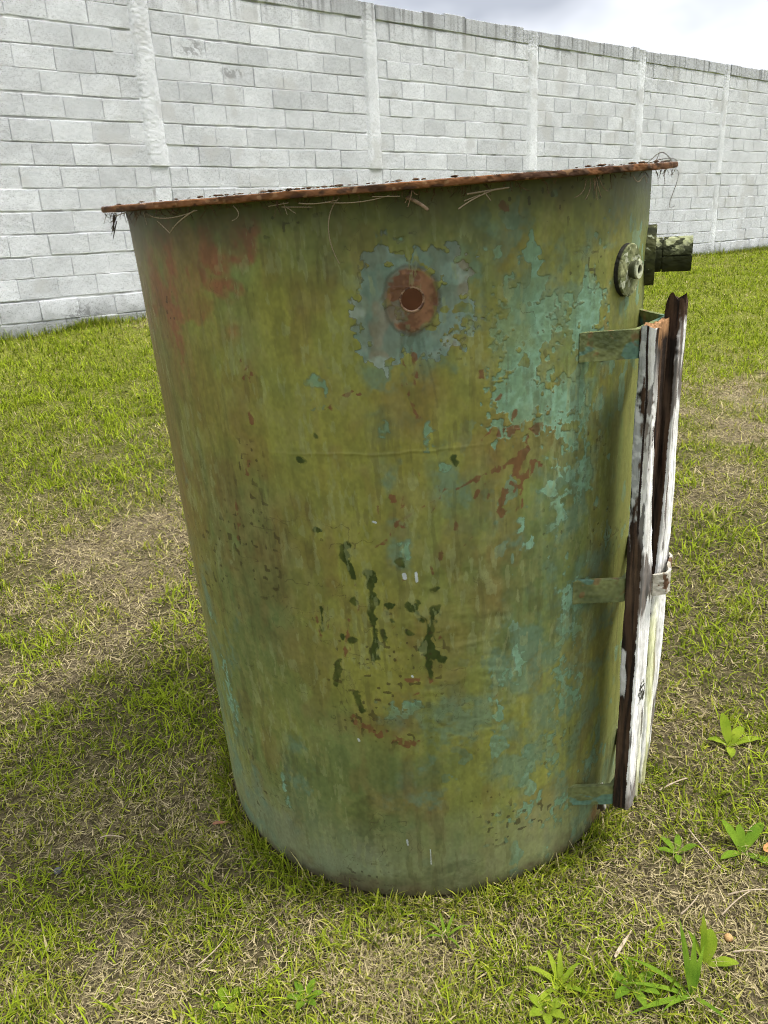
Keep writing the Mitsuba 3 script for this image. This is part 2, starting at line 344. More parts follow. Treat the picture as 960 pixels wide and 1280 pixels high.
GREEN_RUNS = [(-0.0821, 0.567, -0.077, 0.6202, 0.0079), (-0.077, 0.6202, -0.087, 0.6785, 0.0066), (-0.087, 0.6785, -0.0839, 0.7259, 0.0061), (-0.1217, 0.5217, -0.1209, 0.5418, 0.008), (-0.1139, 0.553, -0.1134, 0.5764, 0.0054), (0.0152, 0.6401, -0.0001, 0.7065, 0.0093), (-0.0001, 0.7065, 0.0138, 0.727, 0.0121), (0.0138, 0.727, 0.0257, 0.7348, 0.0068), (0.0069, 0.7294, 0.0008, 0.7693, 0.0054), (-0.1491, 0.7436, -0.1643, 0.7906, 0.0075), (-0.1257, 0.8042, -0.1247, 0.8417, 0.0059), (-0.0564, 0.6279, -0.0526, 0.6295, 0.0105), (-0.021, 0.6279, -0.0198, 0.631, 0.0079), (-0.0102, 0.6227, -0.009, 0.6243, 0.0052), (-0.0707, 0.6783, -0.0692, 0.6939, 0.0054), (-0.1216, 0.6959, -0.1206, 0.7005, 0.0057), (-0.1664, 0.4945, -0.1638, 0.4957, 0.0063), (-0.1777, 0.3717, -0.1767, 0.3742, 0.0041), (-0.148, 0.3348, -0.1469, 0.3373, 0.0039), (-0.1806, 0.6785, -0.18, 0.6863, 0.0046), (-0.1118, 0.618, -0.1095, 0.6224, 0.0055), (-0.0267, 0.6795, -0.0255, 0.6827, 0.0053), (-0.0134, 0.6573, -0.0122, 0.6589, 0.004), (-0.1379, 0.6893, -0.1368, 0.6923, 0.0043), (-0.053, 0.6553, -0.0519, 0.6584, 0.0033), (-0.0303, 0.5482, -0.0291, 0.5497, 0.0064), (0.0156, 0.6043, 0.021, 0.6019, 0.0039), (-0.0224, 0.6293, 0.0178, 0.6989, 0.0016), (-0.176, 0.6387, -0.1769, 0.6859, 0.003), (0.0634, 0.379, 0.0655, 0.3896, 0.0038)]
SPECKS = [(-0.0279, 0.5714, -0.027, 0.5772, 0.0051), (-0.0085, 0.5698, -0.0081, 0.5844, 0.0039), (-0.071, 0.4767, -0.0661, 0.4782, 0.0019), (-0.1318, 0.906, -0.1307, 0.9094, 0.0031), (-0.0573, 1.1398, -0.0565, 1.152, 0.0023), (-0.0144, 1.1654, -0.0147, 1.2026, 0.0015), (-0.0264, 0.7672, -0.0252, 0.7689, 0.0027)]
BOTTOM_PALE = [(-0.191, 1.226, 0.1716, 0.0672), (-0.383, 1.236, 0.1933, 0.107)]
MOSS = [(-0.139, 1.108, 0.0231, 0.041), (-0.079, 1.256, 0.064, 0.0174), (0.017, 1.227, 0.0629, 0.021), (-0.196, 1.102, 0.0369, 0.063), (0.246, 1.286, 0.1304, 0.0224), (-0.046, 1.244, 0.0469, 0.0171)]

r_ = np.random.default_rng(8)
MORE_STROKES = []
for cu, cv, su, sv, n_, w_ in [(0.155, 0.405, 0.022, 0.045, 9, 0.0022), (0.075, 0.46, 0.035, 0.03, 7, 0.0016), (-0.01, 0.47, 0.03, 0.05, 8, 0.0016), (-0.07, 0.60, 0.03, 0.07, 8, 0.0016), (0.02, 0.66, 0.05, 0.06, 6, 0.0015)]:
    for _ in range(n_):
        a_, l_ = r_.normal(1.9, 0.35), r_.uniform(0.006, 0.026)
        x_, y_ = r_.normal(cu, su), r_.normal(cv, sv)
        MORE_STROKES.append((x_, y_, x_ + l_ * math.cos(a_), y_ + l_ * math.sin(a_), w_ * r_.uniform(0.6, 1.4)))
BIG_PEEL = [(a_, b_, c_ * 1.22, d_ * 1.12) for a_, b_, c_, d_ in TEAL_PEEL[:6]]
RIM_DRIPS = [(0.004, 0.186, 0.002, 0.235, 0.004), (0.014, 0.188, 0.020, 0.262, 0.003), (-0.006, 0.180, -0.010, 0.225, 0.003), (0.022, 0.20, 0.040, 0.300, 0.002)]


def blobs(u, t, items, wob, soft):
    """Union of soft ellipses; wob ragged-edge noise; soft = edge width in radii."""
    out = mi.Float(0)
    for cu, cv, ru, rv in items:
        d = dr.sqrt(dr.square((u - cu) / ru) + dr.square((t - cv) / rv)) + wob
        out = dr.maximum(out, 1 - smoothstep(1 - soft, 1 + soft, d))
    return out


def strokes(u, t, items, wob, soft=0.0012, thick=0.75):
    out = mi.Float(0)
    for u0, v0, u1, v1, w in items:
        du, dv = u1 - u0, v1 - v0
        l2 = max(du * du + dv * dv, 1e-9)
        s = dr.clip(((u - u0) * du + (t - v0) * dv) / l2, 0, 1)
        d = dr.sqrt(dr.square(u - u0 - s * du) + dr.square(t - v0 - s * dv))
        out = dr.maximum(out, 1 - smoothstep(w * thick - soft, w * thick + soft, d + wob * (w * 0.6 + 0.001)))
    return out


def paint_fields(p):
    u, t, rad = tank_coords(p)
    n1 = fbm(u * 22 + 40, t * 22, 1, 3) - 0.5
    n2 = fbm(u * 22 + 90, t * 22, 5, 3) - 0.5
    fine = fbm(u * 95 + 30, t * 95, 3, 3) - 0.5
    uw, tw_ = u + n1 * 0.035 + fine * 0.010, t + n2 * 0.035 + fine * 0.012
    return u, t, rad, n1, n2, fine, uw, tw_


def tank_color(p, n, uv):
    u, t, rad, n1, n2, fine, uw, tv = paint_fields(p)
    streak = fbm(u * 42 + 7, t * 2.2, 4, 3)
    patch = fbm(u * 6 + 3, t * 3.4, 9, 4)
    c = mix(rgb(0.220, 0.232, 0.052), rgb(0.146, 0.190, 0.062), smoothstep(0.35, 0.65, patch))
    c = mix(c, rgb(0.130, 0.108, 0.028), smoothstep(0.48, 0.72, streak) * 0.4)
    yel = blobs(u, t, YELLOW_SOFT, n1 * 1.2, 0.75)
    c = mix(c, rgb(0.245, 0.225, 0.040), yel * 0.36)
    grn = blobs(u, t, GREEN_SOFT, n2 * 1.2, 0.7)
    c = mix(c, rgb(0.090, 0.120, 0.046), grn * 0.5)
    brn = blobs(u, t, BROWN_SOFT, n1 * 2.0, 0.6)
    c = mix(c, rgb(0.165, 0.105, 0.034), brn * (0.22 + 0.4 * streak))
    mot = fbm(u * 48 + 6, t * 36 + 2, 44, 4)
    c = mix(c, rgb(0.070, 0.080, 0.026), smoothstep(0.52, 0.70, mot) * 0.22)
    c = mix(c, rgb(0.240, 0.228, 0.085), smoothstep(0.50, 0.34, mot) * 0.26)
    c = mix(c, rgb(0.150, 0.092, 0.034), smoothstep(0.56, 0.68, fbm(u * 20 + 16, t * 11 + 2, 54, 4)) * 0.28)
    red = blobs(uw, tv, RED_SOFT, n2 * 2.4 + fine * 0.8, 0.55)
    c = mix(c, rgb(0.215, 0.080, 0.042), red * (0.42 + 0.45 * smoothstep(0.40, 0.62, fbm(u * 30 + 3, t * 22, 61, 4))))
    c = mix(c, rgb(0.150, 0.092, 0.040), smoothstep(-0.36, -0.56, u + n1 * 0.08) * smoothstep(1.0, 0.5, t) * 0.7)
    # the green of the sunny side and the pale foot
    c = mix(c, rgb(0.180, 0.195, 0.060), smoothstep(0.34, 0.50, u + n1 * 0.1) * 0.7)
    pale = blobs(u, t, BOTTOM_PALE, n1 * 1.4, 0.7)
    c = mix(c, rgb(0.185, 0.215, 0.140), dr.maximum(pale * 0.7, smoothstep(1.04, 1.22, t + n2 * 0.12) * 0.5))
    teal = blobs(uw, tv, TEAL_SOFT, n1 * 2.2 + fine * 1.2, 0.55)
    mott = smoothstep(0.36, 0.62, fbm(u * 30, t * 24, 6, 3) + fine * 0.35)
    c = mix(c, mix(rgb(0.058, 0.118, 0.090), rgb(0.110, 0.190, 0.128), mott), teal * (0.20 + 0.46 * mott))
    # fresh peeled edges: the turquoise coat below
    ragged = n1 * 1.2 + fine * 2.2
    peel = blobs(uw, tv, BIG_PEEL, ragged, 0.12)
    flake = blobs(uw, tv, TEAL_PEEL[6:], ragged * 1.3, 0.30) * smoothstep(0.40, 0.54, fbm(u * 60, t * 52, 17, 3))
    peel = dr.maximum(peel, flake)
    holes = smoothstep(0.69, 0.75, fbm(u * 34 + 11, t * 26, 8, 4) + fine * 0.3)
    peel = peel * (1 - holes)
    scat = 0.8 * smoothstep(0.70, 0.72, fbm(u * 26 + 51, t * 20, 2, 4)) * smoothstep(0.02, 0.22, u + 0.10 * smoothstep(0.7, 1.0, t))
    peel = dr.maximum(peel, scat)
    c = mix(c, mix(rgb(0.145, 0.250, 0.150), rgb(0.200, 0.350, 0.240), smoothstep(0.3, 0.7, patch + fine)), peel * (0.45 + 0.45 * smoothstep(0.3, 0.55, fbm(u * 18, t * 14, 21, 3))))
    edge = peel * (1 - peel) * 4
    c = mix(c, rgb(0.05, 0.045, 0.02), edge * 0.25)
    ring = blobs(uw, tv, RING, ragged * 0.8, 0.09)
    rh = smoothstep(0.60, 0.64, fbm(u * 28 + 4, t * 28, 12, 4))
    rt_ = fbm(u * 38 + 2, t * 38, 5, 4)
    rc = mix(rgb(0.150, 0.195, 0.150), rgb(0.255, 0.315, 0.265), smoothstep(0.35, 0.65, rt_))
    rc = mix(rc, rgb(0.165, 0.120, 0.075), smoothstep(0.50, 0.64, fbm(u * 30 + 8, t * 26, 15, 4)) * 0.6)
    rc = mix(rc, rgb(0.090, 0.190, 0.160), smoothstep(0.48, 0.60, fbm(u * 24 + 1, t * 24, 25, 3)) * 0.5)
    c = mix(c, rc, ring * (1 - rh) * 0.85)
    c = mix(c, rgb(0.06, 0.055, 0.03), ring * (1 - ring) * 4 * 0.45)
    dh = dr.sqrt(dr.square((u - 0.010) / 0.040) + dr.square((t - 0.143) / 0.046)) + n1 * 0.25 + fine * 0.15
    c = mix(c, mix(rgb(0.130, 0.060, 0.030), rgb(0.205, 0.100, 0.052), smoothstep(0.4, 0.6, fbm(u * 70, t * 70, 4, 3))), (1 - smoothstep(0.84, 1.06, dh)) * (0.55 + 0.42 * smoothstep(0.36, 0.5, fbm(u * 60 + 9, t * 60, 6, 3))))
    c = mix(c, rgb(0.045, 0.042, 0.018), strokes(u + n1 * 0.006, t, RIM_DRIPS, n2 * 2 + fine * 2.5, 0.002) * 0.3)
    # dark ring of old sealant round the hole collar
    c = mix(c, rgb(0.06, 0.05, 0.03), (smoothstep(0.90, 1.0, dh) - smoothstep(1.0, 1.12, dh)) * 0.5)
    stro = strokes(u + n1 * 0.010 + fine * 0.004, t + n2 * 0.010 + fine * 0.004, RUST_STROKES + MORE_STROKES, n1 * 1.2 + fine * 4.5, 0.0016, 0.6)
    sb = smoothstep(0.38, 0.52, fbm(u * 120, t * 50, 2, 2) + 0.05)
    c = mix(c, mix(rgb(0.115, 0.060, 0.024), rgb(0.155, 0.068, 0.030), noise(u * 9, t * 9, 3)), stro * sb * 0.85)
    runs = strokes(u + n1 * 0.022 + fine * 0.005, t + n2 * 0.008 + fine * 0.004, GREEN_RUNS, n2 * 1.2 + fine * 2.4, 0.0020, 0.95)
    c = mix(c, mix(rgb(0.030, 0.048, 0.010), rgb(0.070, 0.085, 0.018), smoothstep(0.4, 0.7, fbm(u * 60, t * 40, 71, 3))), runs * 0.95)
    dots = smoothstep(0.80, 0.86, noise(u * 130 + 13, t * 120, 31)) * smoothstep(0.58, 0.72, fbm(u * 7 + 2, t * 7, 40, 2))
    c = mix(c, rgb(0.045, 0.036, 0.014), dots * 0.7 * (1 - 0.7 * teal))
    moss = blobs(uw, tv, MOSS[:3] + MOSS[4:], n1 * 2.5 + fine * 1.5, 0.5)
    c = mix(c, rgb(0.044, 0.050, 0.018), moss * 0.4)
    rp = blobs(uw, tv, [(0.40, 1.262, 0.045, 0.03)], n2 * 2, 0.4)
    c = mix(c, rgb(0.22, 0.115, 0.045), rp * 0.85)
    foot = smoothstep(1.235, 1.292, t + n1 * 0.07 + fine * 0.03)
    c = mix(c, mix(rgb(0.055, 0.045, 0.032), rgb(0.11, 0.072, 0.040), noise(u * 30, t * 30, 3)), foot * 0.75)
    spk = strokes(u, t, SPECKS, n1, 0.0006)
    c = mix(c, rgb(0.42, 0.46, 0.44), spk)
    s1 = smoothstep(0.58, 0.68, fbm(u * 85 + 3, t * 15, 81, 4)) * smoothstep(0.40, 0.58, fbm(u * 8, t * 6 + 4, 82, 2))
    c = mix(c, rgb(0.072, 0.064, 0.024), s1 * 0.30)
    s2 = smoothstep(0.60, 0.68, fbm(u * 110 + 7, t * 34, 91, 4)) * smoothstep(0.45, 0.60, fbm(u * 7 + 5, t * 6, 92, 2))
    c = mix(c, rgb(0.240, 0.270, 0.120), s2 * 0.38)
    # thin scratches and cracks
    cr = dr.abs(fbm(u * 13 + 4 * n1, t * 9 + 2, 77, 3) - 0.5)
    c = mix(c, rgb(0.055, 0.040, 0.020), (1 - smoothstep(0.0, 0.008, cr)) * smoothstep(0.52, 0.68, fbm(u * 5, t * 5, 60, 2)) * 0.55)
    # grime specks and grain, then the shade band painted below the rim
    g = fbm(u * 210, t * 150, 15, 2)
    st2 = fbm(u * 150 + 5, t * 6, 31, 2)
    c = c * (0.76 + 0.25 * g) * (0.84 + 0.30 * streak) * (0.91 + 0.18 * st2)
    c = mix(c, rgb(0.050, 0.056, 0.030), smoothstep(0.10, 0.0, t + n1 * 0.08) * 0.6)  # flange shade put into the colour, along with some drip dirt
    # bare rusty metal inside
    rust = mix(rgb(0.075, 0.032, 0.012), rgb(0.16, 0.070, 0.028), fbm(u * 20, t * 20, rad * 30, 3))
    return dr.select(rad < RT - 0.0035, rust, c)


def tank_bump(p, n, uv):
    u, t, rad, n1, n2, fine, uw, tv = paint_fields(p)
    ragged = n1 * 1.2 + fine * 2.2
    peel = blobs(uw, tv, BIG_PEEL, ragged, 0.12)
    ring = blobs(uw, tv, RING, ragged * 0.8, 0.10)
    wr = noise(u * 16, t * 95 + 3 * n1, 2) * dr.exp(-dr.square((u - 0.02) / 0.16) - dr.square((t - 0.72) / 0.22))
    seam = dr.exp(-dr.square((t - 0.365 - n1 * 0.012) / 0.0025)) * smoothstep(0.30, 0.0, dr.abs(u + 0.08))
    return 0.0004 * fbm(u * 60, t * 45, 3, 3) + 0.00016 * noise(u * 260, t * 260) - 0.0007 * peel - 0.0007 * ring + 0.0014 * wr + 0.0007 * seam + 0.004 * fbm(u * 5, t * 5, 1, 2)


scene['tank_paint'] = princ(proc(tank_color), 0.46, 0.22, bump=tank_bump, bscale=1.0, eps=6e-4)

tank = thing('metal_tank', label='big upright cylindrical tank with peeling olive green paint and rusty rim', category='tank')

# shell: open cylinder with a bottom, the port hole cut through its wall
prof = [(0.0, -HT + 0.012), (RT - 0.005, -HT + 0.012), (RT - 0.005, 0.0), (RT, 0.0)]
prof += [(RT, -t) for t in np.linspace(0.02, HT - 0.03, 62)]
prof += [(RT - 0.020 * (1 - math.cos(a)), -HT + 0.020 - 0.020 * math.sin(a)) for a in np.linspace(0, math.pi / 2, 6)][1:] + [(0.0, -HT)]
sh = trimesh.creation.revolve(np.array(prof)[::-1], sections=180)
sh.fix_normals()
man = m3.Manifold(m3.Mesh(np.asarray(sh.vertices, np.float32), np.asarray(sh.faces, np.uint32)))
if man.volume() < 0:
    sh.invert(); man = m3.Manifold(m3.Mesh(np.asarray(sh.vertices, np.float32), np.asarray(sh.faces, np.uint32)))
hole_dir = math.degrees(0.010 / RT)
hc = np.array(tp(RT, hole_dir, 0.144))
cyl = trimesh.creation.cylinder(radius=0.0165, height=0.1, sections=40)
cyl.apply_transform(trimesh.geometry.align_vectors([0, 0, 1], [math.cos(math.radians(hole_dir)), math.sin(math.radians(hole_dir)), 0]))
cyl.apply_translation(hc)
cman = m3.Manifold(m3.Mesh(np.asarray(cyl.vertices, np.float32), np.asarray(cyl.faces, np.uint32)))
man = man - cman
mm = man.to_mesh()
shell = trimesh.Trimesh(np.array(mm.vert_properties[:, :3]), np.array(mm.tri_verts), process=False)
sv = shell.vertices.view(np.ndarray).copy()
ang = np.arctan2(sv[:, 1], sv[:, 0]); rr = np.hypot(sv[:, 0], sv[:, 1])
qq = np.stack([np.cos(ang) * 2.2, np.sin(ang) * 2.2, sv[:, 2] * 3.2], -1)
dent = (meshkit.fbm(qq, 3, 4) - 0.5) * 0.007 * np.clip(-sv[:, 2] / 0.1, 0, 1)
k = np.where(rr > 0.4, (rr + dent) / np.maximum(rr, 1e-6), 1)
sv[:, 0] *= k; sv[:, 1] *= k
shell.vertices = sv
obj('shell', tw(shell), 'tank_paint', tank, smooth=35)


def rust_color(p, n, uv):
    a, b = fbm(p.x * 28, p.y * 28, p.z * 60, 4), noise(p.x * 160, p.y * 160, p.z * 200)
    c = mix(rgb(0.055, 0.027, 0.014), rgb(0.165, 0.072, 0.028), smoothstep(0.32, 0.62, a))
    c = mix(c, rgb(0.30, 0.18, 0.09), smoothstep(0.66, 0.80, b) * 0.5)
    return mix(c, rgb(0.035, 0.022, 0.014), smoothstep(0.56, 0.72, fbm(p.x * 60 + 9, p.y * 60, p.z * 90, 3)) * 0.75)


scene['rust'] = princ(proc(rust_color), 0.9, 0.2, bump=lambda p, n, uv: fbm(p.x * 120, p.y * 120, p.z * 120, 3), bscale=0.006)
fp = [(RT - 0.008, -0.0030), (0.513, -0.0030), (0.5150, -0.0015), (0.5150, 0.0045), (0.513, 0.0062), (RT - 0.008, 0.0062)]
fl = trimesh.creation.revolve(np.array(fp + fp[:1]), sections=360)
fv = fl.vertices.view(np.ndarray).copy()
fa = np.arctan2(fv[:, 1], fv[:, 0]); fr_ = np.hypot(fv[:, 0], fv[:, 1])
w1 = meshkit.fbm(np.stack([np.cos(fa) * 14, np.sin(fa) * 14, fv[:, 2] * 120], -1), 3, 3) - 0.5
w2 = meshkit.fbm(np.stack([np.cos(fa) * 3, np.sin(fa) * 3, 0 * fa], -1), 2, 6) - 0.5
out = fr_ > 0.5
fv[:, 2] += np.where(out, w2 * 0.004 + w1 * 0.003, 0) 
kk = 1 + np.where(out, w1 * 0.006, 0) / np.maximum(fr_, 1e-6)
fv[:, 0] *= kk; fv[:, 1] *= kk
fl.vertices = fv
obj('rim_flange', tw(fl), 'rust', tank, smooth=35, label='rusty orange flat flange round the top of the tank')

scene['bushing'] = princ(proc(lambda p, n, uv: mix(rgb(0.20, 0.125, 0.07), rgb(0.07, 0.035, 0.02), smoothstep(0.42, 0.58, fbm(p.x * 160, p.y * 160, p.z * 160, 3)))), 0.8, 0.3)
BU = trimesh.creation.revolve(np.array([(0.0152, -0.006), (0.0172, -0.006), (0.0178, 0.0008), (0.0172, 0.0016), (0.0158, 0.0016), (0.0152, 0.0008), (0.0152, -0.006)]), sections=48)
# ---- fittings on the sunny side
def lichen_color(p, n, uv):
    u, t, rad = tank_coords(p)
    up = smoothstep(0.150, 0.105, t + (fbm(p.x * 60, p.y * 60, p.z * 60, 3) - 0.5) * 0.03)
    a = smoothstep(0.47, 0.56, fbm(p.x * 75, p.y * 75, p.z * 75, 4) + 0.16 * (up - 0.6))
    c = mix(rgb(0.022, 0.026, 0.014), rgb(0.055, 0.060, 0.026), noise(p.x * 90, p.y * 90, p.z * 90))
    return mix(c, mix(rgb(0.26, 0.29, 0.13), rgb(0.46, 0.48, 0.30), noise(p.x * 200, p.y * 200, p.z * 200)), a * up * 0.9)


def mossy_color(p, n, uv):
    a = fbm(p.x * 70, p.y * 70, p.z * 70, 4)
    c = mix(rgb(0.022, 0.026, 0.012), rgb(0.075, 0.080, 0.032), smoothstep(0.35, 0.65, a))
    return mix(c, rgb(0.30, 0.33, 0.22), smoothstep(0.66, 0.72, fbm(p.x * 130, p.y * 130, p.z * 130, 3)) * 0.8)


def disk_color(p, n, uv):
    a = fbm(p.x * 60, p.y * 60, p.z * 60, 4)
    c = mix(rgb(0.10, 0.115, 0.045), rgb(0.20, 0.21, 0.10), smoothstep(0.35, 0.65, a))
    c = mix(c, rgb(0.38, 0.40, 0.28), smoothstep(0.58, 0.64, fbm(p.x * 110, p.y * 110, p.z * 110, 3)) * 0.8)
    u, t, rad = tank_coords(p)
    return mix(rgb(0.020, 0.020, 0.014), c, smoothstep(RT + 0.0062, RT + 0.0088, rad))


lb = lambda p, n, uv: fbm(p.x * 150, p.y * 150, p.z * 150, 3)
scene['lichen_pipe'] = princ(proc(lichen_color), 0.9, 0.15, bump=lb, bscale=0.006)
scene['mossy_metal'] = princ(proc(mossy_color), 0.85, 0.2, bump=lb, bscale=0.004)
scene['disk_paint'] = princ(proc(disk_color), 0.8, 0.25, bump=lb, bscale=0.004)


def radial(mesh, deg, t, r):
    """Put a mesh made along +z (z = 0 on the tank's skin) onto the tank wall, +z pointing outwards."""
    a = math.radians(deg)
    z = np.array([math.cos(a), math.sin(a), 0]); y = np.array([0, 0, 1.0]); x = np.cross(y, z)
    M = np.eye(4); M[:3, 0], M[:3, 1], M[:3, 2], M[:3, 3] = x, y, z, tp(r, deg, t)
    m = mesh.copy(); m.apply_transform(M)
    return tw(m)


def lathe(profile, n=56):
    m = trimesh.creation.revolve(np.array(list(profile) + [profile[0]]), sections=n)
    m.fix_normals()
    return m


obj('port_bushing', radial(BU, hole_dir, 0.144, RT), 'bushing', tank, smooth=35, label='worn ring round the open port hole')
d1 = obj('port_disk', radial(lathe([(0.004, -0.008), (0.0395, -0.008), (0.0405, -0.006), (0.0405, 0.0085), (0.039, 0.010), (0.004, 0.010)]), 49.3, 0.146, RT), 'disk_paint', tank, smooth=35,
         label='small round blanking disk with a short capped nipple')
obj('nipple', radial(lathe([(0.0075, 0.008), (0.0125, 0.008), (0.0125, 0.0165), (0.0150, 0.017), (0.0150, 0.0225), (0.0140, 0.024), (0.0075, 0.024), (0.0075, 0.015)]), 49.3, 0.145, RT), 'disk_paint2', d1, smooth=35)
scene['disk_paint2'] = princ(proc(lambda p, n, uv: mix(rgb(0.055, 0.06, 0.03), rgb(0.40, 0.42, 0.28), smoothstep(RT + 0.020, RT + 0.023, tank_coords(p)[2]) * smoothstep(0.35, 0.6, fbm(p.x * 90, p.y * 90, p.z * 90, 3) + 0.1))), 0.85, 0.2)
PF, PT = 70.0, 0.141
d2 = obj('pipe_flange', radial(lathe([(0.02, -0.012), (0.050, -0.012), (0.051, -0.010), (0.051, 0.0125), (0.050, 0.014), (0.02, 0.014)]), PF, PT, RT), 'mossy_metal', tank, smooth=35,
         label='round pipe flange seen edge on')
obj('collar', radial(lathe([(0.021, 0.012), (0.0288, 0.012), (0.0288, 0.0235), (0.0275, 0.0245), (0.021, 0.0245)]), PF, PT, RT), 'lichen_pipe', d2, smooth=35)
# the pipe end: two half shells that leave a seam, on a darker core
ph = []
for s in (0, 1):
    half = [(r_ * math.cos(a), r_ * math.sin(a)) for r_ in (0.0292,) for a in np.linspace(0.045, math.pi - 0.045, 26)] + [(0.0245 * math.cos(a), 0.0245 * math.sin(a)) for a in np.linspace(math.pi - 0.05, 0.05, 20)]
    if s:
        half = [(-x, -y) for x, y in half]
    e = trimesh.creation.extrude_polygon(Polygon(half), 0.0475, engine='earcut')
    e.apply_translation([0, 0, 0.0258]); ph.append(e)
for e in ph:
    obj('pipe_half', radial(e, PF, PT, RT), 'lichen_pipe', d2, smooth=40)
obj('pipe_core', radial(lathe([(0.018, 0.0), (0.0248, 0.0), (0.0248, 0.072), (0.018, 0.072)]), PF, PT, RT), 'mossy_metal', d2, smooth=40)

# ---- hat brackets that carry the planks
PHI0 = math.radians(49.0)
BN = np.array([math.cos(PHI0), math.sin(PHI0)]); BT = np.array([-math.sin(PHI0), math.cos(PHI0)])


def plan(ta, ra):
    return ra * BN + ta * BT


def bracket_color(p, n, uv):
    u, t, rad = tank_coords(p)
    a = fbm(u * 30 + 5, t * 30, rad * 20, 3)
    c = mix(rgb(0.075, 0.092, 0.034), rgb(0.150, 0.168, 0.062), smoothstep(0.3, 0.7, a))
    c = mix(c, rgb(0.08, 0.165, 0.125), smoothstep(0.60, 0.66, fbm(u * 26 + 1, t * 40, 3, 3) + 0.06 * smoothstep(0.5, 0.6, t) - 0.05) * 0.8)
    c = mix(c, rgb(0.16, 0.085, 0.035), smoothstep(0.64, 0.74, fbm(u * 70, t * 70, rad * 60, 3)) * 0.6)
    return c * (0.75 + 0.5 * noise(u * 200, t * 200, rad * 200))


scene['bracket_paint'] = princ(proc(bracket_color), 0.7, 0.3, bump=lb, bscale=0.003)


def hat(t0, t1, lift=0.0):
    pts = []
    a0, a1 = math.radians(34.5), math.radians(63.5)
    for s in np.linspace(0, 1, 5):
        a = a0 + s * math.radians(2.6)
        pts.append((RT - 0.0035 + 0.014 * s ** 1.3) * np.array([math.cos(a), math.sin(a)]))
    pts += [plan(-0.066, 0.521), plan(-0.062, 0.5255), plan(0.062, 0.5255), plan(0.066, 0.521)]
    for s in np.linspace(1, 0, 5):
        a = a1 - s * math.radians(2.6)
        pts.append((RT - 0.0035 + 0.014 * s ** 1.3) * np.array([math.cos(a), math.sin(a)]))
    poly = LineString(pts).buffer(0.0042, cap_style=2, join_style=1, quad_segs=4)
    m = trimesh.creation.extrude_polygon(poly, t1 - t0, engine='earcut')
    m.apply_translation([0, 0, -t1])
    return tw(m)


for (t0, t1) in [(0.2245, 0.2695), (0.656, 0.701), (1.120, 1.166)]:
    obj('hat_bracket', hat(t0, t1), 'bracket_paint', tank, smooth=30)

# ------------------------------------------------------------------ weathered planks held by the brackets
def plank_local(p):
    x = (p.x - TC[0]) * E1[0] + (p.y - TC[1]) * E1[1] + (p.z - TC[2]) * E1[2]
    y = (p.x - TC[0]) * E2[0] + (p.y - TC[1]) * E2[1] + (p.z - TC[2]) * E2[2]
    t = (p.x - TC[0]) * A[0] + (p.y - TC[1]) * A[1] + (p.z - TC[2]) * A[2]
    return x * BT[0] + y * BT[1], x * BN[0] + y * BN[1], t


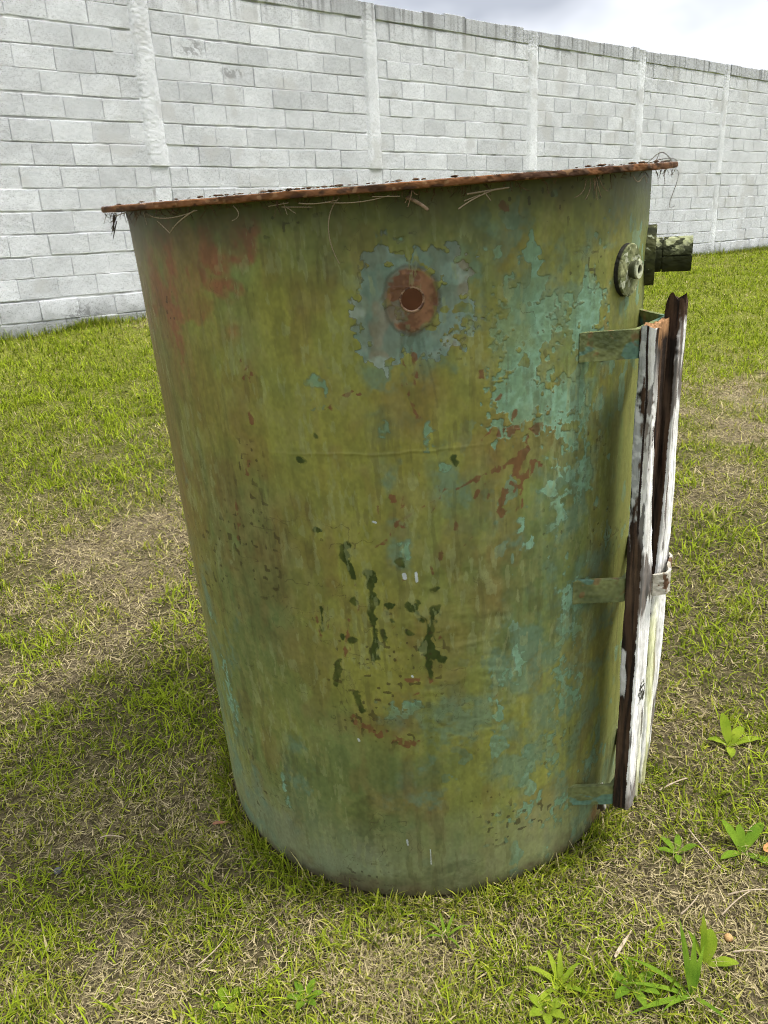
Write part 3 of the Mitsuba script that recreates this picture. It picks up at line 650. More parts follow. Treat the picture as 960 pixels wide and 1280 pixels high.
def plank_color(p, n, uv):
    ta, ra, t = plank_local(p)
    g = fbm(ta * 190, ra * 190, t * 7, 4)
    f = fbm(ta * 80 + 3, ra * 80, t * 80, 3)
    l = fbm(ta * 40 + 9, ra * 40, t * 6, 4)
    dark = mix(rgb(0.012, 0.008, 0.006), rgb(0.060, 0.034, 0.020), smoothstep(0.35, 0.65, g))
    brown = mix(rgb(0.034, 0.022, 0.014), rgb(0.100, 0.062, 0.038), smoothstep(0.4, 0.7, g))
    wood = mix(dark, brown, smoothstep(0.54, 0.70, l) * (1 - 0.75 * smoothstep(0.560, 0.535, ra) * smoothstep(-0.060, -0.056, ta)))
    white = mix(rgb(0.74, 0.735, 0.70), rgb(0.52, 0.51, 0.47), smoothstep(0.45, 0.7, g))
    outer = smoothstep(0.5555, 0.5570, ra + (f - 0.5) * 0.004)
    side = 1 - smoothstep(-0.0625, -0.0600, ta + (f - 0.5) * 0.003)
    # near side: grey paint down to t = 0.6, bare and black below
    low = smoothstep(0.585, 0.640, t + (l - 0.5) * 0.22)
    chips = smoothstep(0.54, 0.62, fbm(ta * 40 + 3, ra * 70, t * 9, 4) * 0.85 + f * 0.15 + 0.20 * low + 0.10 * smoothstep(0.45, 0.55, t))
    sidec = mix(mix(rgb(0.50, 0.51, 0.49), rgb(0.30, 0.31, 0.30), smoothstep(0.40, 0.62, f)), wood, dr.maximum(chips, low * 0.97))
    split = dr.abs(ra - 0.5455 - (fbm(t * 9, 3, 1, 2) - 0.5) * 0.006)
    sidec = mix(sidec, white, smoothstep(0.5465, 0.5480, ra + (f - 0.5) * 0.003) * (1 - low) * (1 - chips * 0.8))
    sidec = mix(sidec, rgb(0.02, 0.013, 0.010), smoothstep(0.0024, 0.0012, split + (f - 0.5) * 0.002) * (1 - low))
    bit = smoothstep(0.54, 0.60, fbm(ra * 60, t * 16, 4, 3)) * smoothstep(0.545, 0.540, ra) * smoothstep(0.76, 0.80, t) * smoothstep(0.93, 0.88, t)
    sidec = mix(sidec, rgb(0.50, 0.50, 0.48), bit)
    # outer face: thick white paint with long splits, black near the broken top, yellow and green lichen low down
    top = smoothstep(0.36, 0.24, t - ta * 3.0 * smoothstep(-0.01, 0.05, ta) + (l - 0.5) * 0.12) * smoothstep(0.045, 0.02, ta + (f - 0.5) * 0.02)
    foot = smoothstep(1.09, 1.15, t + (l - 0.5) * 0.16)
    crack = smoothstep(0.57, 0.63, l + 0.10 * foot) * 0.85
    oc = mix(white, wood, dr.maximum(dr.maximum(crack, top), foot * 0.8))
    oc = mix(oc, rgb(0.56, 0.58, 0.26), smoothstep(0.40, 0.62, fbm(ta * 50, t * 5, 8, 3)) * smoothstep(0.68, 0.80, t) * smoothstep(0.045, 0.0, dr.abs(ta - 0.002)) * 0.8)
    ros = dr.sqrt(dr.square((ta + 0.026) / 0.022) + dr.square((t - 0.905) / 0.030))
    oc = mix(oc, rgb(0.035, 0.035, 0.025), smoothstep(1.0, 0.7, ros + (f - 0.5) * 0.8) * smoothstep(0.40, 0.50, fbm(ta * 190, t * 190, 1, 3)))
    c = mix(wood, oc, outer)
    c = mix(c, sidec, side * (1 - outer))
    farside = smoothstep(0.0560, 0.0585, ta)
    c = mix(c, mix(white, wood, smoothstep(0.5, 0.6, l)), farside * (1 - outer))
    tip = smoothstep(0.245, 0.215, t + (f - 0.5) * 0.05) * smoothstep(0.029, 0.031, ta)
    c = mix(c, dark, tip)
    c = c * (0.80 + 0.35 * f)
    fresh = smoothstep(0.258, 0.236, t + (l - 0.5) * 0.05) * smoothstep(0.029, 0.027, ta) * (1 - side)
    return mix(c, mix(rgb(0.36, 0.20, 0.09), rgb(0.26, 0.14, 0.07), g), fresh)


def plank_bump(p, n, uv):
    ta, ra, t = plank_local(p)
    return fbm(ta * 210, ra * 210, t * 9, 3) + 0.4 * fbm(ta * 90, ra * 90, t * 90, 2)


scene['old_paint_wood'] = princ(proc(plank_color), 0.85, 0.2, bump=plank_bump, bscale=0.0035, eps=5e-4)


def plank(fa0, fa1, r0, r1, t0, t1, seed, jag0=0.012, jag1=0.02, per=7, rows=150):
    s = np.linspace(0, 1, rows)
    V = []
    for i, k in enumerate(s):
        t = t0 + (t1 - t0) * k
        a0, a1, q0, q1 = fa0(t), fa1(t), r0(t), r1(t)
        e = np.linspace(0, 1, per, endpoint=False)
        loop = np.vstack([np.c_[a0 + (a1 - a0) * e, np.full(per, q1)], np.c_[np.full(per, a1), q1 + (q0 - q1) * e],
                          np.c_[a1 + (a0 - a1) * e, np.full(per, q0)], np.c_[np.full(per, a0), q0 + (q1 - q0) * e]])
        ctr = loop.mean(0)
        pp = np.c_[loop * 55 + seed, np.full(len(loop), t * 5)]
        d = (meshkit.fbm(pp, 3, seed) - 0.5) * 0.010
        d += (meshkit.fbm(np.c_[loop * 120 + seed, np.full(len(loop), t * 28)], 2, seed + 3) - 0.5) * 0.004
        dirn = (loop - ctr); dirn /= np.linalg.norm(dirn, axis=1, keepdims=True)
        # corners knocked off
        cor = np.zeros(len(loop)); cor[::per] = 0.0022
        loop = loop + dirn * (d - cor)[:, None]
        j0 = (meshkit.fbm(np.c_[loop * 130, np.full(len(loop), seed)], 3, seed + 5) - 0.5) * 2 * jag0 * np.clip(1 - k / 0.10, 0, 1)
        j1 = (meshkit.fbm(np.c_[loop * 110, np.full(len(loop), seed + 2.0)], 3, seed + 6) - 0.5) * 2 * jag1 * np.clip((k - 0.9) / 0.10, 0, 1)
        xy = loop[:, :1] * BT + loop[:, 1:] * BN
        V.append(np.c_[xy, -(t + j0 + j1)])
    n = 4 * per
    V = np.vstack(V)
    F = []
    for i in range(rows - 1):
        for j in range(n):
            k = (j + 1) % n
            F += [[i * n + j, i * n + k, (i + 1) * n + k], [i * n + j, (i + 1) * n + k, (i + 1) * n + j]]
    V = np.vstack([V, V[:n].mean(0), V[-n:].mean(0)])
    for j in range(n):
        k = (j + 1) % n
        F += [[len(V) - 2, k, j], [len(V) - 1, (rows - 1) * n + j, (rows - 1) * n + k]]
    m = trimesh.Trimesh(V, F, process=False)
    m.fix_normals()
    return tw(m)


ip = lambda xs, ys: (lambda t: float(np.interp(t, xs, ys)))
kk_ = lambda v: (lambda t: v)
TS = [0.2, 0.3, 0.5, 0.65, 0.72, 1.2]
g1, g2 = ip(TS, [-0.050, -0.048, -0.034, -0.014, -0.003, -0.0025]), ip([0.190, 0.235, 0.27, 0.5, 0.65, 0.72, 1.2], [0.034, 0.032, 0.026, 0.022, 0.008, -0.001, -0.0005])
np_ = thing('wooden_plank', label='rotten white painted plank nearer the tank with bare orange wood at its broken top', category='plank')
obj('board', plank(kk_(-0.064), g1, kk_(0.5300), ip([0.2, 0.5, 0.7], [0.558, 0.559, 0.560]), 0.222, 1.168, 3), 'old_paint_wood', np_, smooth=35)
obj('rotten_core', plank(kk_(-0.060), kk_(0.028), kk_(0.5295), kk_(0.543), 0.224, 1.14, 9, rows=90), 'old_paint_wood', np_, smooth=35, label='black rotten wood showing in the split')
fp_ = thing('wooden_plank', label='outer white plank with a dark splintered tip standing above the others', category='plank')
obj('board', plank(g2, ip([0.16, 0.9, 1.05, 1.15], [0.061, 0.062, 0.048, 0.020]), kk_(0.5310), kk_(0.561), 0.194, 1.150, 5, jag0=0.02), 'old_paint_wood', fp_, smooth=35)
wr_ = thing('wood_remnant', label='short pale splinter of wood below the lowest bracket of the tank', category='wood piece')
obj('splinter', plank(ip([1.1, 1.19, 1.236], [-0.040, -0.038, -0.022]), ip([1.1, 1.17, 1.22], [0.0, -0.004, -0.014]), kk_(0.482), kk_(0.497), 1.182, 1.238, 7, rows=30), 'pale_wood', wr_, smooth=35)
scene['pale_wood'] = princ(proc(lambda p, n, uv: mix(rgb(0.05, 0.035, 0.02), rgb(0.66, 0.64, 0.56), smoothstep(0.42, 0.52, fbm(p.x * 60, p.y * 60, p.z * 12, 3)))), 0.85, 0.2)
scene['clip_paint'] = princ(proc(lambda p, n, uv: mix(mix(rgb(0.50, 0.48, 0.42), rgb(0.30, 0.27, 0.20), noise(p.x * 120, p.y * 120, p.z * 120)), rgb(0.10, 0.055, 0.03), smoothstep(0.52, 0.60, fbm(p.x * 70, p.y * 70, p.z * 70, 4)))), 0.8, 0.25, bump=lb, bscale=0.003)
cp = [plan(0.0645, 0.530), plan(0.0655, 0.558), plan(0.058, 0.5655), plan(0.02, 0.574), plan(0.002, 0.584), plan(-0.012, 0.583), plan(-0.031, 0.5665)]
cm = trimesh.creation.extrude_polygon(LineString(cp).buffer(0.0022, cap_style=2, join_style=1, quad_segs=4), 0.042, engine='earcut')
cm.apply_translation([0, 0, -0.694])
obj('clip', tw(cm), 'clip_paint', tank, smooth=30, label='pale rusty strap clip wrapped over the outer plank')

# ------------------------------------------------------------------ dry bits under and on the rim
scene['straw_pale'] = princ((0.22, 0.175, 0.11), 0.9, 0.1)
scene['straw_dark'] = princ((0.055, 0.042, 0.028), 0.9, 0.1)
scene['stick_brown'] = princ(proc(lambda p, n, uv: mix(rgb(0.13, 0.085, 0.05), rgb(0.30, 0.22, 0.14), noise(p.x * 200, p.y * 200, p.z * 200))), 0.9, 0.1)


def stalks(name, label, cat, mat, runs, group=None, n=6):
    k = {'label': label, 'category': cat}
    if group:
        k['group'] = group
    ms = [tube(spline([tp(*q) for q in pts]), r0 * 0.78, r1 * 0.78, n) for pts, r0, r1 in runs]
    if group:
        for m, lab in zip(ms, label):
            obj(name, tw(m), mat, smooth=True, **{**k, 'label': lab})
        return
    obj(name, tw(trimesh.util.concatenate(ms)), mat, smooth=True, **k)


stalks('dry_stalk', 'pale forked dry stalk hanging in a V under the left part of the rim', 'stalk', 'straw_pale',
       [([(0.498, -48, 0.008), (0.507, -40, 0.016), (0.507, -33, 0.008)], 0.0012, 0.0008), ([(0.507, -33.5, 0.008), (0.512, -36.5, 0.020), (0.509, -40, 0.036)], 0.0014, 0.0009), ([(0.509, -40, 0.036), (0.508, -43, 0.019)], 0.0010, 0.0007)])
stalks('dry_stalk', 'long thin dry stem hanging straight down from the middle of the rim', 'stalk', 'straw_pale',
       [([(0.500, -9, 0.006), (0.500, -10.8, 0.030), (0.4985, -11.0, 0.058), (0.493, -10.0, 0.088)], 0.0011, 0.0006)])
stalks('dry_stalk', 'dry stem lying sideways under the rim beside the hanging stem', 'stalk', 'straw_pale',
       [([(0.506, -11, 0.010), (0.510, -6, 0.013), (0.508, -1.5, 0.008)], 0.0011, 0.0007), ([(0.503, -18, 0.012), (0.505, -13, 0.015)], 0.0009, 0.0007)])
stalks('wood_stick', 'short thick pale stick poking out under the rim above the port hole', 'stick', 'stick_brown',
       [([(0.488, 1.2, 0.013), (0.500, 2.2, 0.017), (0.509, 4.0, 0.029)], 0.0034, 0.0028)], n=8)
stalks('straw_bunch', 'bunch of crossed pale straws under the rim to the right of the port hole', 'straw', 'straw_pale',
       [([(0.508, 8.5, 0.031), (0.507, 11, 0.020), (0.506, 14.5, 0.011)], 0.0013, 0.0009), ([(0.504, 10, 0.014), (0.505, 13, 0.012), (0.507, 16.5, 0.010)], 0.0017, 0.0014), ([(0.506, 12.5, 0.012), (0.507, 13.6, 0.024)], 0.0010, 0.0007), ([(0.504, 9.5, 0.022), (0.503, 12.0, 0.016)], 0.0010, 0.0007)])
stalks('root_tuft', 'small brown tuft of roots under the right part of the rim', 'roots', 'stick_brown',
       [([(0.50, 33 + a, 0.007), (0.502, 33 + 1.5 * a, 0.018 + b), (0.50, 33 + 2.6 * a, 0.022 + 2 * b)], 0.0008, 0.0005) for a, b in ((-1.5, 0.004), (-0.6, 0.006), (0.2, 0.001), (0.9, 0.005), (1.6, 0.002), (0.5, 0.007))])
stalks('dry_straw', ['short bent straw under the rim midway between the forked stalk and the hanging stem', 'tiny upright straw crossing under the rim just left of the hanging stem', 'tiny slanting straw beside the upright one left of the hanging stem', 'longer straw lying along the rim just above the hanging stem', 'faint straw tucked flat under the rim left of the hanging stem', 'straight short straw lying under the rim right above the port hole'], 'straw', 'straw_pale', group='fine straws under the rim', runs=
       [([(0.506, -26, 0.006), (0.509, -25.0, 0.017), (0.508, -26.5, 0.025)], 0.0008, 0.0005), ([(0.505, -17.5, 0.006), (0.507, -17.0, 0.022)], 0.0008, 0.0005), ([(0.505, -17.2, 0.012), (0.508, -15.6, 0.021)], 0.0007, 0.0005),
        ([(0.507, -15, 0.009), (0.510, -12, 0.011), (0.509, -9, 0.0085)], 0.0011, 0.0008), ([(0.505, -20, 0.010), (0.508, -16.5, 0.0075)], 0.0009, 0.0007), ([(0.510, -4, 0.008), (0.511, 0, 0.010)], 0.0009, 0.0007)])
stalks('dry_straw', ['tiny straw end hanging between the twig tangle and the forked stalk', 'tiny straw end hanging behind the forked stalk', 'thin straw lying along the rim near its left end'], 'straw', 'straw_pale', group='straw ends under the left end of the rim', runs=
       [([(0.507, -55, 0.006), (0.508, -54.4, 0.020)], 0.0008, 0.0005), ([(0.507, -47, 0.006), (0.508, -46.5, 0.024)], 0.0008, 0.0005), ([(0.507, -60, 0.008), (0.510, -52, 0.004)], 0.0009, 0.0006)])
stalks('dry_stalk', 'small pale curled stalk under the right end of the rim', 'stalk', 'straw_pale',
       [([(0.506, 43, 0.008), (0.508, 45, 0.016), (0.506, 47, 0.010), (0.507, 48, 0.020)], 0.0010, 0.0006)])
stalks('twig_cluster', 'dark tangle of twigs stuck under the left end of the rim', 'twigs', 'straw_dark',
       [([(0.498, -74, 0.010), (0.500, -72 + a, 0.020 + b), (0.506, -75 + 2 * a, 0.028 + 2.2 * b)], 0.0014, 0.0008) for a, b in ((-2, 0.001), (1, 0.004), (3, 0.000), (-1, 0.007), (2, -0.004))] +
       [([(0.495, -70, 0.018), (0.505, -74, 0.045)], 0.0015, 0.001)])
stalks('wire_vine', 'thin dark dead vine looping above the right end of the rim', 'vine', 'straw_dark',
       [([(0.50, 47, -0.004), (0.498, 53, -0.014), (0.50, 57, -0.021), (0.505, 63, -0.012), (0.513, 72, -0.006)], 0.0009, 0.0007), ([(0.49, 58, -0.006), (0.498, 57, -0.021)], 0.0008, 0.0006),
        ([(0.505, 52, -0.010), (0.508, 60, -0.012), (0.513, 70, -0.008)], 0.0007, 0.0006)])
stalks('wire_vine', 'thin dead tendril hanging off the right tip of the rim', 'vine', 'straw_dark',
       [([(0.515, 73, 0.006), (0.520, 76, 0.025), (0.512, 75, 0.048), (0.515, 70, 0.062)], 0.0007, 0.0005)])
# crumbs of dirt and leaf mould on the rim
cr_ = []
r = np.random.default_rng(3)
for i in range(120):
    dens = r.choice([0, 1, 2], p=[0.3, 0.5, 0.2])
    deg = r.uniform(-180, 180) if dens == 0 else (r.normal(-18, 9) if dens == 1 else r.normal(46, 10))
    s = min(r.gamma(1.3, 0.0009) + 0.0008, 0.0030)
    m = trimesh.creation.icosphere(subdivisions=1, radius=s)
    m.vertices = m.vertices * (1 + r.normal(0, 0.22, (len(m.vertices), 1))) * [1.5, 1.5, 0.45]
    rad = r.uniform(0.478, 0.513)
    m.apply_translation(tp(rad, deg, -0.0075 - 0.35 * s))
    cr_.append(m)
for i in range(150):                                                  # hair roots and husks below the flange
    deg = r.uniform(-75, 72)
    L = r.uniform(0.004, 0.016)
    p0 = np.array(tp(r.uniform(0.484, 0.512), deg, 0.004)); q = r.normal(0, 0.5, 3); q[2] = -1
    cr_.append(tube([p0, p0 + q / np.linalg.norm(q) * L * 0.5, p0 + (q + r.normal(0, 0.4, 3)) / np.linalg.norm(q) * L], 0.0007, 0.0004, 4))
scene['leaf_mould'] = princ(proc(lambda p, n, uv: mix(rgb(0.025, 0.018, 0.012), rgb(0.14, 0.085, 0.045), noise(p.x * 120, p.y * 120, p.z * 120))), 0.95, 0.1)
obj('rim_dirt', tw(trimesh.util.concatenate(cr_)), 'leaf_mould', smooth=False, kind='stuff', label='crumbs of dirt and leaf mould along the top of the rim', category='dirt')

# ------------------------------------------------------------------ grass


def blade_color(p, n, uv):
    k, v = uv.x, uv.y
    green = mix(rgb(0.045, 0.075, 0.006), rgb(0.310, 0.390, 0.026), v)
    straw = mix(rgb(0.085, 0.066, 0.030), rgb(0.58, 0.49, 0.28), v)
    mid = mix(rgb(0.120, 0.135, 0.014), rgb(0.400, 0.400, 0.055), v)
    return mix(mix(green, mid, smoothstep(0.15, 0.5, k)), straw, smoothstep(0.5, 0.8, k))


scene['grass_blade'] = {'type': 'principledthin', 'base_color': proc(blade_color), 'roughness': 0.55, 'diff_trans': 0.4, 'spec_trans': 0.0, 'eta': 1.3}


def blades(px, py, height, width, lean, az, k, v, rg, seg=3, lift=0.0, bend=0.5):
    """Curved tapering blades: seg + 1 rows, the last one a point."""
    n = len(px)
    pz = gh(px, py) + lift
    dx, dy = np.cos(az), np.sin(az)
    sx, sy = -dy, dx
    rows = np.linspace(0, 1, seg + 1)
    P = []
    for i, s in enumerate(rows):
        ang = lean * (1.0 - 0.76 * bend + bend * s)
        out = height * s * np.sin(ang)
        up = height * s * np.cos(ang) * (1 - 0.15 * s)
        w = width * (1 - s ** 1.6) * 0.5
        cx, cy, cz = px + dx * out, py + dy * out, pz + up - 0.003
        if i < seg:
            P += [np.stack([cx - sx * w, cy - sy * w, cz], -1), np.stack([cx + sx * w, cy + sy * w, cz], -1)]
        else:
            P += [np.stack([cx, cy, cz], -1)]
    V = np.stack(P, 1)
    m = V.shape[1]
    F = []
    for i in range(seg - 1):
        F += [[2 * i, 2 * i + 1, 2 * i + 3], [2 * i, 2 * i + 3, 2 * i + 2]]
    F += [[2 * seg - 2, 2 * seg - 1, 2 * seg]]
    F = (np.arange(n)[:, None, None] * m + np.array(F)[None]).reshape(-1, 3)
    return V.reshape(-1, 3), F, np.repeat(np.stack([k, v], -1), m, 0)


def scatter(n, rg, d0, d1, power):
    """Points around the camera's foot, thinning out with distance."""
    u = rg.random(n)
    e = 2 - power
    d = (d0 ** e + u * (d1 ** e - d0 ** e)) ** (1 / e)
    az = np.radians(rg.uniform(-24, 98, n))
    x, y = d * np.sin(az), d * np.cos(az)
    return x, y, d


def clear(x, y):
    ok = np.hypot(x - TC[0] - 0.066, y - TC[1] - 0.034) > 0.477
    return ok & (y < WY - 0.02)


gr = np.random.default_rng(77)
parts = []
# standing blades
x, y, d = scatter(600000, gr, 0.42, 24.0, 1.55)
q = np.stack([x, y, 0 * x], -1)
tuft = meshkit.fbm(q * 9, 3, 31)
dry = dryness(x, y)
keep = clear(x, y) & (gr.random(len(x)) < np.clip(1.05 - 0.72 * dry + (tuft - 0.5) * 2.2, 0.10, 1))
x, y, d, dry, tuft = x[keep], y[keep], d[keep], dry[keep], tuft[keep]
far = np.clip((d / 1.6) ** 0.55, 1, 4.5)
H = (0.014 + 0.022 * gr.random(len(x)) ** 1.5) * (1.35 - 0.75 * dry) * (0.6 + 0.9 * tuft) * np.clip(far, 1, 2.0)
wallside = np.exp(-((WY - y) / 0.25) ** 2)
H = H * (1 + 1.3 * wallside * gr.random(len(x)))
foot = np.exp(-((np.hypot(x - TC[0] - 0.066, y - TC[1] - 0.034) - 0.477) / 0.05) ** 2)
H = H * (1 + 1.1 * foot * gr.random(len(x)))
W = np.clip(0.0024 * np.exp(gr.normal(0, 0.45, len(x))), 0.0012, 0.008) * far
k = np.clip(dry * 0.85 + gr.normal(0, 0.26, len(x)) + 0.05, 0, 1)
parts.append(blades(x, y, H, W, gr.uniform(0.15, 1.25, len(x)), gr.uniform(0, 6.283, len(x)), k, gr.random(len(x)), gr))
# dead straw lying in the thatch
x, y, d = scatter(1300000, gr, 0.42, 18.0, 1.55)
dry = dryness(x, y)
keep = clear(x, y) & (gr.random(len(x)) < 0.20 + 0.66 * dry)
x, y, d, dry = x[keep], y[keep], d[keep], dry[keep]
far = np.clip((d / 1.6) ** 0.55, 1, 4.0)
parts.append(blades(x, y, (0.010 + 0.034 * gr.random(len(x)) ** 2.2) * np.clip(far, 1, 1.8), (0.0013 + 0.0020 * gr.random(len(x)) ** 2) * far, gr.uniform(0.85, 1.62, len(x)),
                    gr.uniform(0, 6.283, len(x)), np.clip(gr.normal(0.86, 0.16, len(x)), 0, 1), gr.random(len(x)) ** 1.1, gr, seg=1, lift=0.011 * gr.random(len(x)) ** 1.5, bend=0.15))
# lush coarser tufts
cx, cy, cd = scatter(3600, gr, 0.5, 20.0, 1.1)
cdry = dryness(cx, cy)
keep = clear(cx, cy) & (gr.random(len(cx)) < np.clip(1.05 - 1.5 * cdry, 0.03, 1))
cx, cy, cd = cx[keep], cy[keep], cd[keep]
n = 26
far = np.repeat(np.clip((cd / 1.6) ** 0.5, 1, 3.2), n)
x = np.repeat(cx, n) + gr.normal(0, 0.028, len(cx) * n) * far; y = np.repeat(cy, n) + gr.normal(0, 0.028, len(cx) * n) * far
ok = clear(x, y)
x, y, far = x[ok], y[ok], far[ok]
parts.append(blades(x, y, (0.03 + 0.035 * gr.random(len(x))) * np.clip(far, 1, 1.7), (0.0026 + 0.002 * gr.random(len(x))) * far, gr.uniform(0.3, 1.3, len(x)), gr.uniform(0, 6.283, len(x)),
                    np.clip(gr.normal(0.08, 0.12, len(x)), 0, 1), 0.35 + 0.65 * gr.random(len(x)), gr))
# blades left standing against the tank's foot
n = 4200
fa = gr.uniform(0, 6.283, n); fr2 = 0.4785 + np.abs(gr.normal(0, 0.022, n))
x, y = TC[0] + 0.066 + fr2 * np.cos(fa), TC[1] + 0.034 + fr2 * np.sin(fa)
parts.append(blades(x, y, 0.02 + 0.045 * gr.random(n) ** 1.6, 0.002 + 0.003 * gr.random(n), gr.uniform(0.05, 0.9, n), fa + gr.normal(0, 1.0, n), np.clip(gr.normal(0.28, 0.28, n), 0, 1), gr.random(n) * 0.8, gr))
# tall rank grass at the foot of the wall
x = np.r_[gr.uniform(-1, 20, 5200), gr.normal(2.62, 0.14, 500), gr.normal(15.9, 0.3, 300)]
y = WY - 0.03 - np.abs(gr.normal(0, 0.09, len(x)))
parts.append(blades(x, y, 0.05 + 0.10 * gr.random(len(x)), np.full(len(x), 0.007), gr.uniform(0.1, 0.9, len(x)), gr.uniform(0, 6.283, len(x)), np.clip(gr.normal(0.25, 0.25, len(x)), 0, 1), gr.random(len(x)) * 0.6, gr))
off, GV, GF, GU = 0, [], [], []
for V, F, U in parts:
    GV.append(V); GF.append(F + off); GU.append(U); off += len(V)
GV, GF, GU = np.vstack(GV), np.vstack(GF), np.vstack(GU)
print('grass triangles', len(GF))
obj('grass', (GV, GF), 'grass_blade', smooth=False, uv=GU, kind='stuff', label='short patchy lawn grass, green and straw coloured', category='grass')

# ------------------------------------------------------------------ weeds, twigs, pebbles
scene['weed_leaf'] = {'type': 'principledthin', 'base_color': proc(lambda p, n, uv: mix(rgb(0.070, 0.150, 0.014), rgb(0.200, 0.310, 0.030), noise(p.x * 40, p.y * 40, p.z * 40))), 'roughness': 0.4, 'diff_trans': 0.7, 'spec_trans': 0.0, 'eta': 1.4}
scene['weed_leaf_pale'] = {'type': 'principledthin', 'base_color': proc(lambda p, n, uv: mix(rgb(0.150, 0.245, 0.018), rgb(0.320, 0.400, 0.040), noise(p.x * 40, p.y * 40, p.z * 40))), 'roughness': 0.4, 'diff_trans': 0.8, 'spec_trans': 0.0, 'eta': 1.4}


def leaf_mesh(base, az, length, width, rise, droop, fold=0.25, blade=True, n=12):
    s = np.linspace(0, 1, n)
    d = np.array([math.cos(az), math.sin(az), 0]); side = np.array([-d[1], d[0], 0])
    mid = base + np.outer(length * s * math.cos(rise) * (1 - 0.1 * s), d)
    mid[:, 2] += length * (s * math.sin(rise) - droop * s ** 2)
    w = width / 2 * ((1 - s ** 2.2) * (0.45 + 1.1 * s ** 0.6 * (1 - s)) if blade else np.sin(np.pi * np.clip(0.06 + 0.94 * s, 0, 1)) ** 0.8)
    up = np.array([0, 0, 1.0])
    wav = 0.12 * width * np.sin(s * 17 + az)
    L = mid + w[:, None] * side + (w * fold + wav * 0.3)[:, None] * up
    R = mid - w[:, None] * side + (w * fold - wav * 0.3)[:, None] * up
    V = np.stack([L, mid, R], 1).reshape(-1, 3)
    I = np.arange(n * 3).reshape(n, 3)
    F = np.vstack([np.stack([I[:-1, j], I[:-1, j + 1], I[1:, j + 1], I[1:, j]], -1) for j in (0, 1)])
    return (V, F)


def weed(x, y, label, leaves, mat='weed_leaf', blade=True, name='weed', fold=0.3):
    k = thing(name, label=label, category='weed')
    b = np.array([x, y, float(gh(x, y)) + 0.002])
    for az, L, W, rise, droop in leaves:
        obj('leaf', leaf_mesh(b + np.array([math.cos(az), math.sin(az), 0]) * 0.003, az, L * 1.32, W * 1.25, rise, droop, fold, blade), mat, k, smooth=True)


vr = math.atan2(-FWD[0], FWD[1])       # azimuth of the picture's right on the ground, measured from +x
def A_(deg):                            # degrees counter-clockwise from the picture's right
    return vr + math.radians(deg)


weed(0.951, 0.44, 'large dark green grass weed with long spreading blades near the bottom right corner',
     [(A_(170), 0.105, 0.010, 0.35, 0.25), (A_(195), 0.110, 0.011, 0.25, 0.20), (A_(150), 0.120, 0.010, 0.55, 0.35), (A_(95), 0.130, 0.011, 1.15, 0.30), (A_(70), 0.100, 0.012, 1.0, 0.3),
      (A_(55), 0.085, 0.010, 0.8, 0.3), (A_(110), 0.11, 0.009, 1.25, 0.15), (A_(300), 0.07, 0.009, 0.5, 0.3), (A_(210), 0.08, 0.009, 0.6, 0.4)])
weed(0.797, 0.597, 'pale yellow green grass weed with curled blades at the bottom edge',
     [(A_(80), 0.075, 0.010, 1.1, 0.5), (A_(150), 0.080, 0.011, 0.6, 0.6), (A_(215), 0.075, 0.010, 0.5, 0.6), (A_(35), 0.065, 0.009, 0.8, 0.6), (A_(110), 0.07, 0.011, 1.0, 0.5), (A_(330), 0.06, 0.009, 0.5, 0.5)], 'weed_leaf_pale')
weed(1.569, 0.709, 'bright upright broadleaf weed right of the planks',
     [(A_(100), 0.075, 0.022, 1.1, 0.2), (A_(40), 0.065, 0.019, 0.7, 0.35), (A_(160), 0.050, 0.017, 0.6, 0.4), (A_(10), 0.08, 0.016, 0.35, 0.3), (A_(250), 0.045, 0.016, 0.4, 0.3)], 'weed_leaf_pale', False)
weed(1.30, 0.535, 'long leaved green weed at the right edge below the upright broadleaf weed',
     [(A_(40), 0.085, 0.018, 0.5, 0.3), (A_(120), 0.070, 0.016, 0.9, 0.3), (A_(315), 0.070, 0.016, 0.2, 0.15), (A_(200), 0.05, 0.014, 0.4, 0.3), (A_(80), 0.055, 0.015, 0.9, 0.3)], 'weed_leaf', False)
weed(0.888, 0.515, 'small leafy weed just left of the large grass weed',
     [(A_(a), 0.045, 0.013, 0.6, 0.4) for a in (20, 85, 150, 215, 280, 330)], 'weed_leaf', False)
weed(0.745, 0.585, 'tiny light green weed at the bottom edge below the curled grass weed',
     [(A_(a), 0.035, 0.013, 0.7, 0.4) for a in (15, 75, 140, 205, 265, 320)], 'weed_leaf_pale', False)
weed(1.02, 0.455, 'thin stemmed weed with a rounded pale leaf beside the large grass weed',
     [(A_(85), 0.075, 0.009, 1.2, 0.1), (A_(60), 0.060, 0.022, 0.9, 0.3), (A_(120), 0.06, 0.008, 1.0, 0.3), (A_(350), 0.05, 0.016, 0.5, 0.3)], 'weed_leaf_pale', False)
weed(0.45, 0.875, 'small dark green weed near the bottom edge left of the middle',
     [(A_(a), 0.032, 0.010, 0.7, 0.3) for a in (0, 60, 130, 190, 250, 310)], 'weed_leaf', False)
weed(0.345, 0.965, 'little round leaved weed near the bottom left',
     [(A_(a), 0.026, 0.014, 0.6, 0.3) for a in (40, 130, 220, 300)], 'weed_leaf_pale', False)
weed(1.20, 0.62, 'pale small leaved weed between the planks and the right edge',
     [(A_(a), 0.040, 0.011, 0.6, 0.3) for a in (10, 70, 125, 180, 250)], 'weed_leaf', False)
weed(0.715, 0.80, 'low clump of narrow grass blades in front of the tank foot',
     [(A_(a), 0.055, 0.006, 0.8, 0.5) for a in (10, 60, 100, 150, 200, 300)], 'weed_leaf')

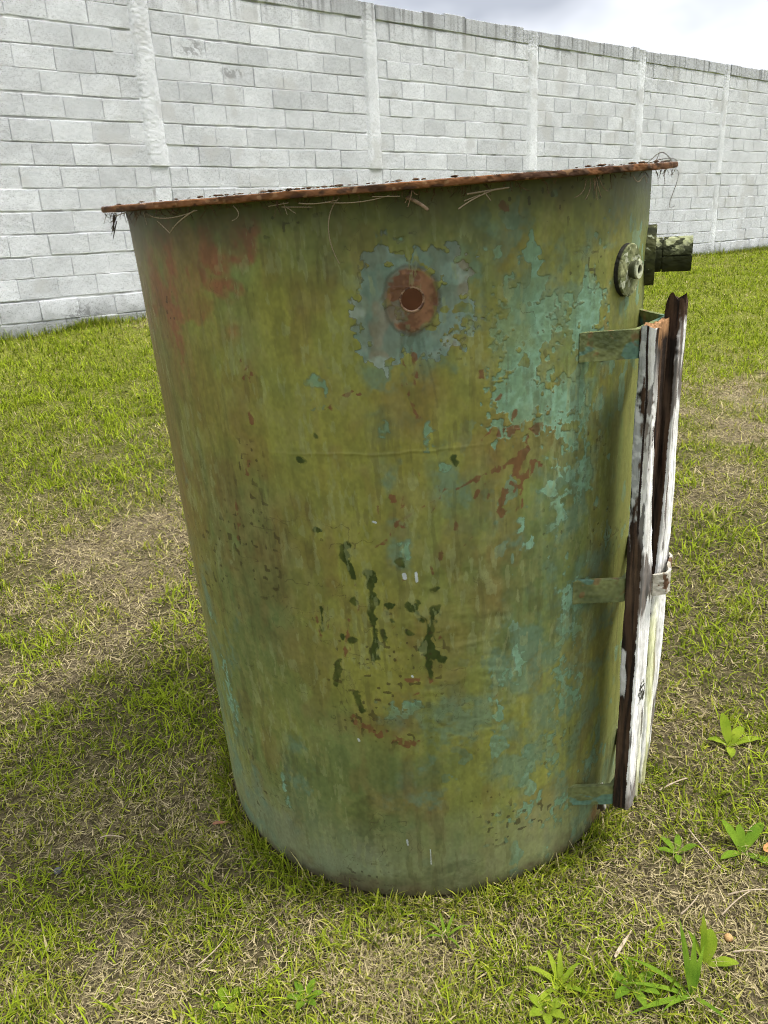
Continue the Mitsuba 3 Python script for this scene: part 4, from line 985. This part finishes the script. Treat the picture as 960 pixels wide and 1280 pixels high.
scene['stick_pale'] = princ(proc(lambda p, n, uv: mix(rgb(0.26, 0.20, 0.13), rgb(0.48, 0.40, 0.29), noise(p.x * 150, p.y * 150, p.z * 150))), 0.85, 0.15)
TWIGS = [((1.319, 0.739), (1.391, 0.715), 0.0021, 'straight pale twig lying beside the foot of the planks'),
         ((1.267, 0.637), (1.221, 0.540), 0.0017, 'thin twig lying on the grass below the straight pale twig'),
         ((1.075, 0.536), (1.131, 0.535), 0.0016, 'short thin twig above the large grass weed'),
         ((1.181, 0.501), (1.239, 0.453), 0.0018, 'dry stalk running out of the picture at the right edge'),
         ((1.130, 0.486), (1.213, 0.474), 0.0015, 'thin dry stalk just below the one at the right edge'),
         ((1.074, 0.434), (1.114, 0.391), 0.0018, 'pale dry stalk in the bottom right corner'),
         ((0.332, 1.061), (0.403, 1.073), 0.0013, 'thin dry stem in the grass at the lower left'),
         ((0.307, 1.482), (0.344, 1.442), 0.0016, 'pale dry stem left of the tank foot')]
for (ax, ay), (bx, by), rad, lab in TWIGS:
    za, zb = float(gh(ax, ay)) + 0.010, float(gh(bx, by)) + 0.016
    mid = [(ax + bx) / 2 + r.normal(0, 0.004), (ay + by) / 2 + r.normal(0, 0.004), (za + zb) / 2 + 0.006]
    key = obj('dry_twig', tube(spline([(ax, ay, za), mid, (bx, by, zb)], 8), rad, rad * 0.6, 6), 'stick_pale', smooth=True, label=lab, category='twig')
# flat dead blades and bits
for (x, y, az, L, W, mat, name, lab) in [
        (0.906, 0.563, 0.18, 0.085, 0.008, 'stick_pale', 'dead_grass', 'pale dead grass stem standing out in the lower right lawn'),
        (0.515, 1.350, -0.62, 0.042, 0.013, 'dead_leaf_red', 'dead_leaf', 'reddish brown dead leaf lying left of the tank foot'),
        (1.325, 0.500, 0.3, 0.035, 0.018, 'dead_leaf_orange', 'dead_leaf', 'orange dead leaf at the right edge of the lawn')]:
    obj(name, leaf_mesh(np.array([x, y, float(gh(x, y)) + 0.012]), az, L, W, 0.12, 0.12, 0.15, True), mat, smooth=True, label=lab, category='leaf')
scene['dead_leaf_red'] = princ((0.22, 0.10, 0.06), 0.8, 0.2)
scene['dead_leaf_orange'] = princ((0.42, 0.20, 0.08), 0.8, 0.2)
for (x, y, s, mat, lab) in [(1.10, 0.456, 0.008, 'pebble_tan', 'small round tan pebble in the grass at the lower right'), (0.208, 1.475, 0.009, 'pebble_grey', 'small grey stone in the grass at the left')]:
    m = trimesh.creation.icosphere(subdivisions=3, radius=s)
    m.vertices = m.vertices * (0.8 + 0.4 * meshkit.fbm(m.vertices * 90, 2, 3))[:, None] * [1, 1, 0.8]
    m.apply_translation([x, y, float(gh(x, y)) + s * 0.6])
    obj('pebble', m, mat, smooth=True, label=lab, category='pebble')
scene['pebble_tan'] = princ((0.42, 0.26, 0.11), 0.8, 0.2)
scene['pebble_grey'] = princ((0.09, 0.09, 0.095), 0.8, 0.2)
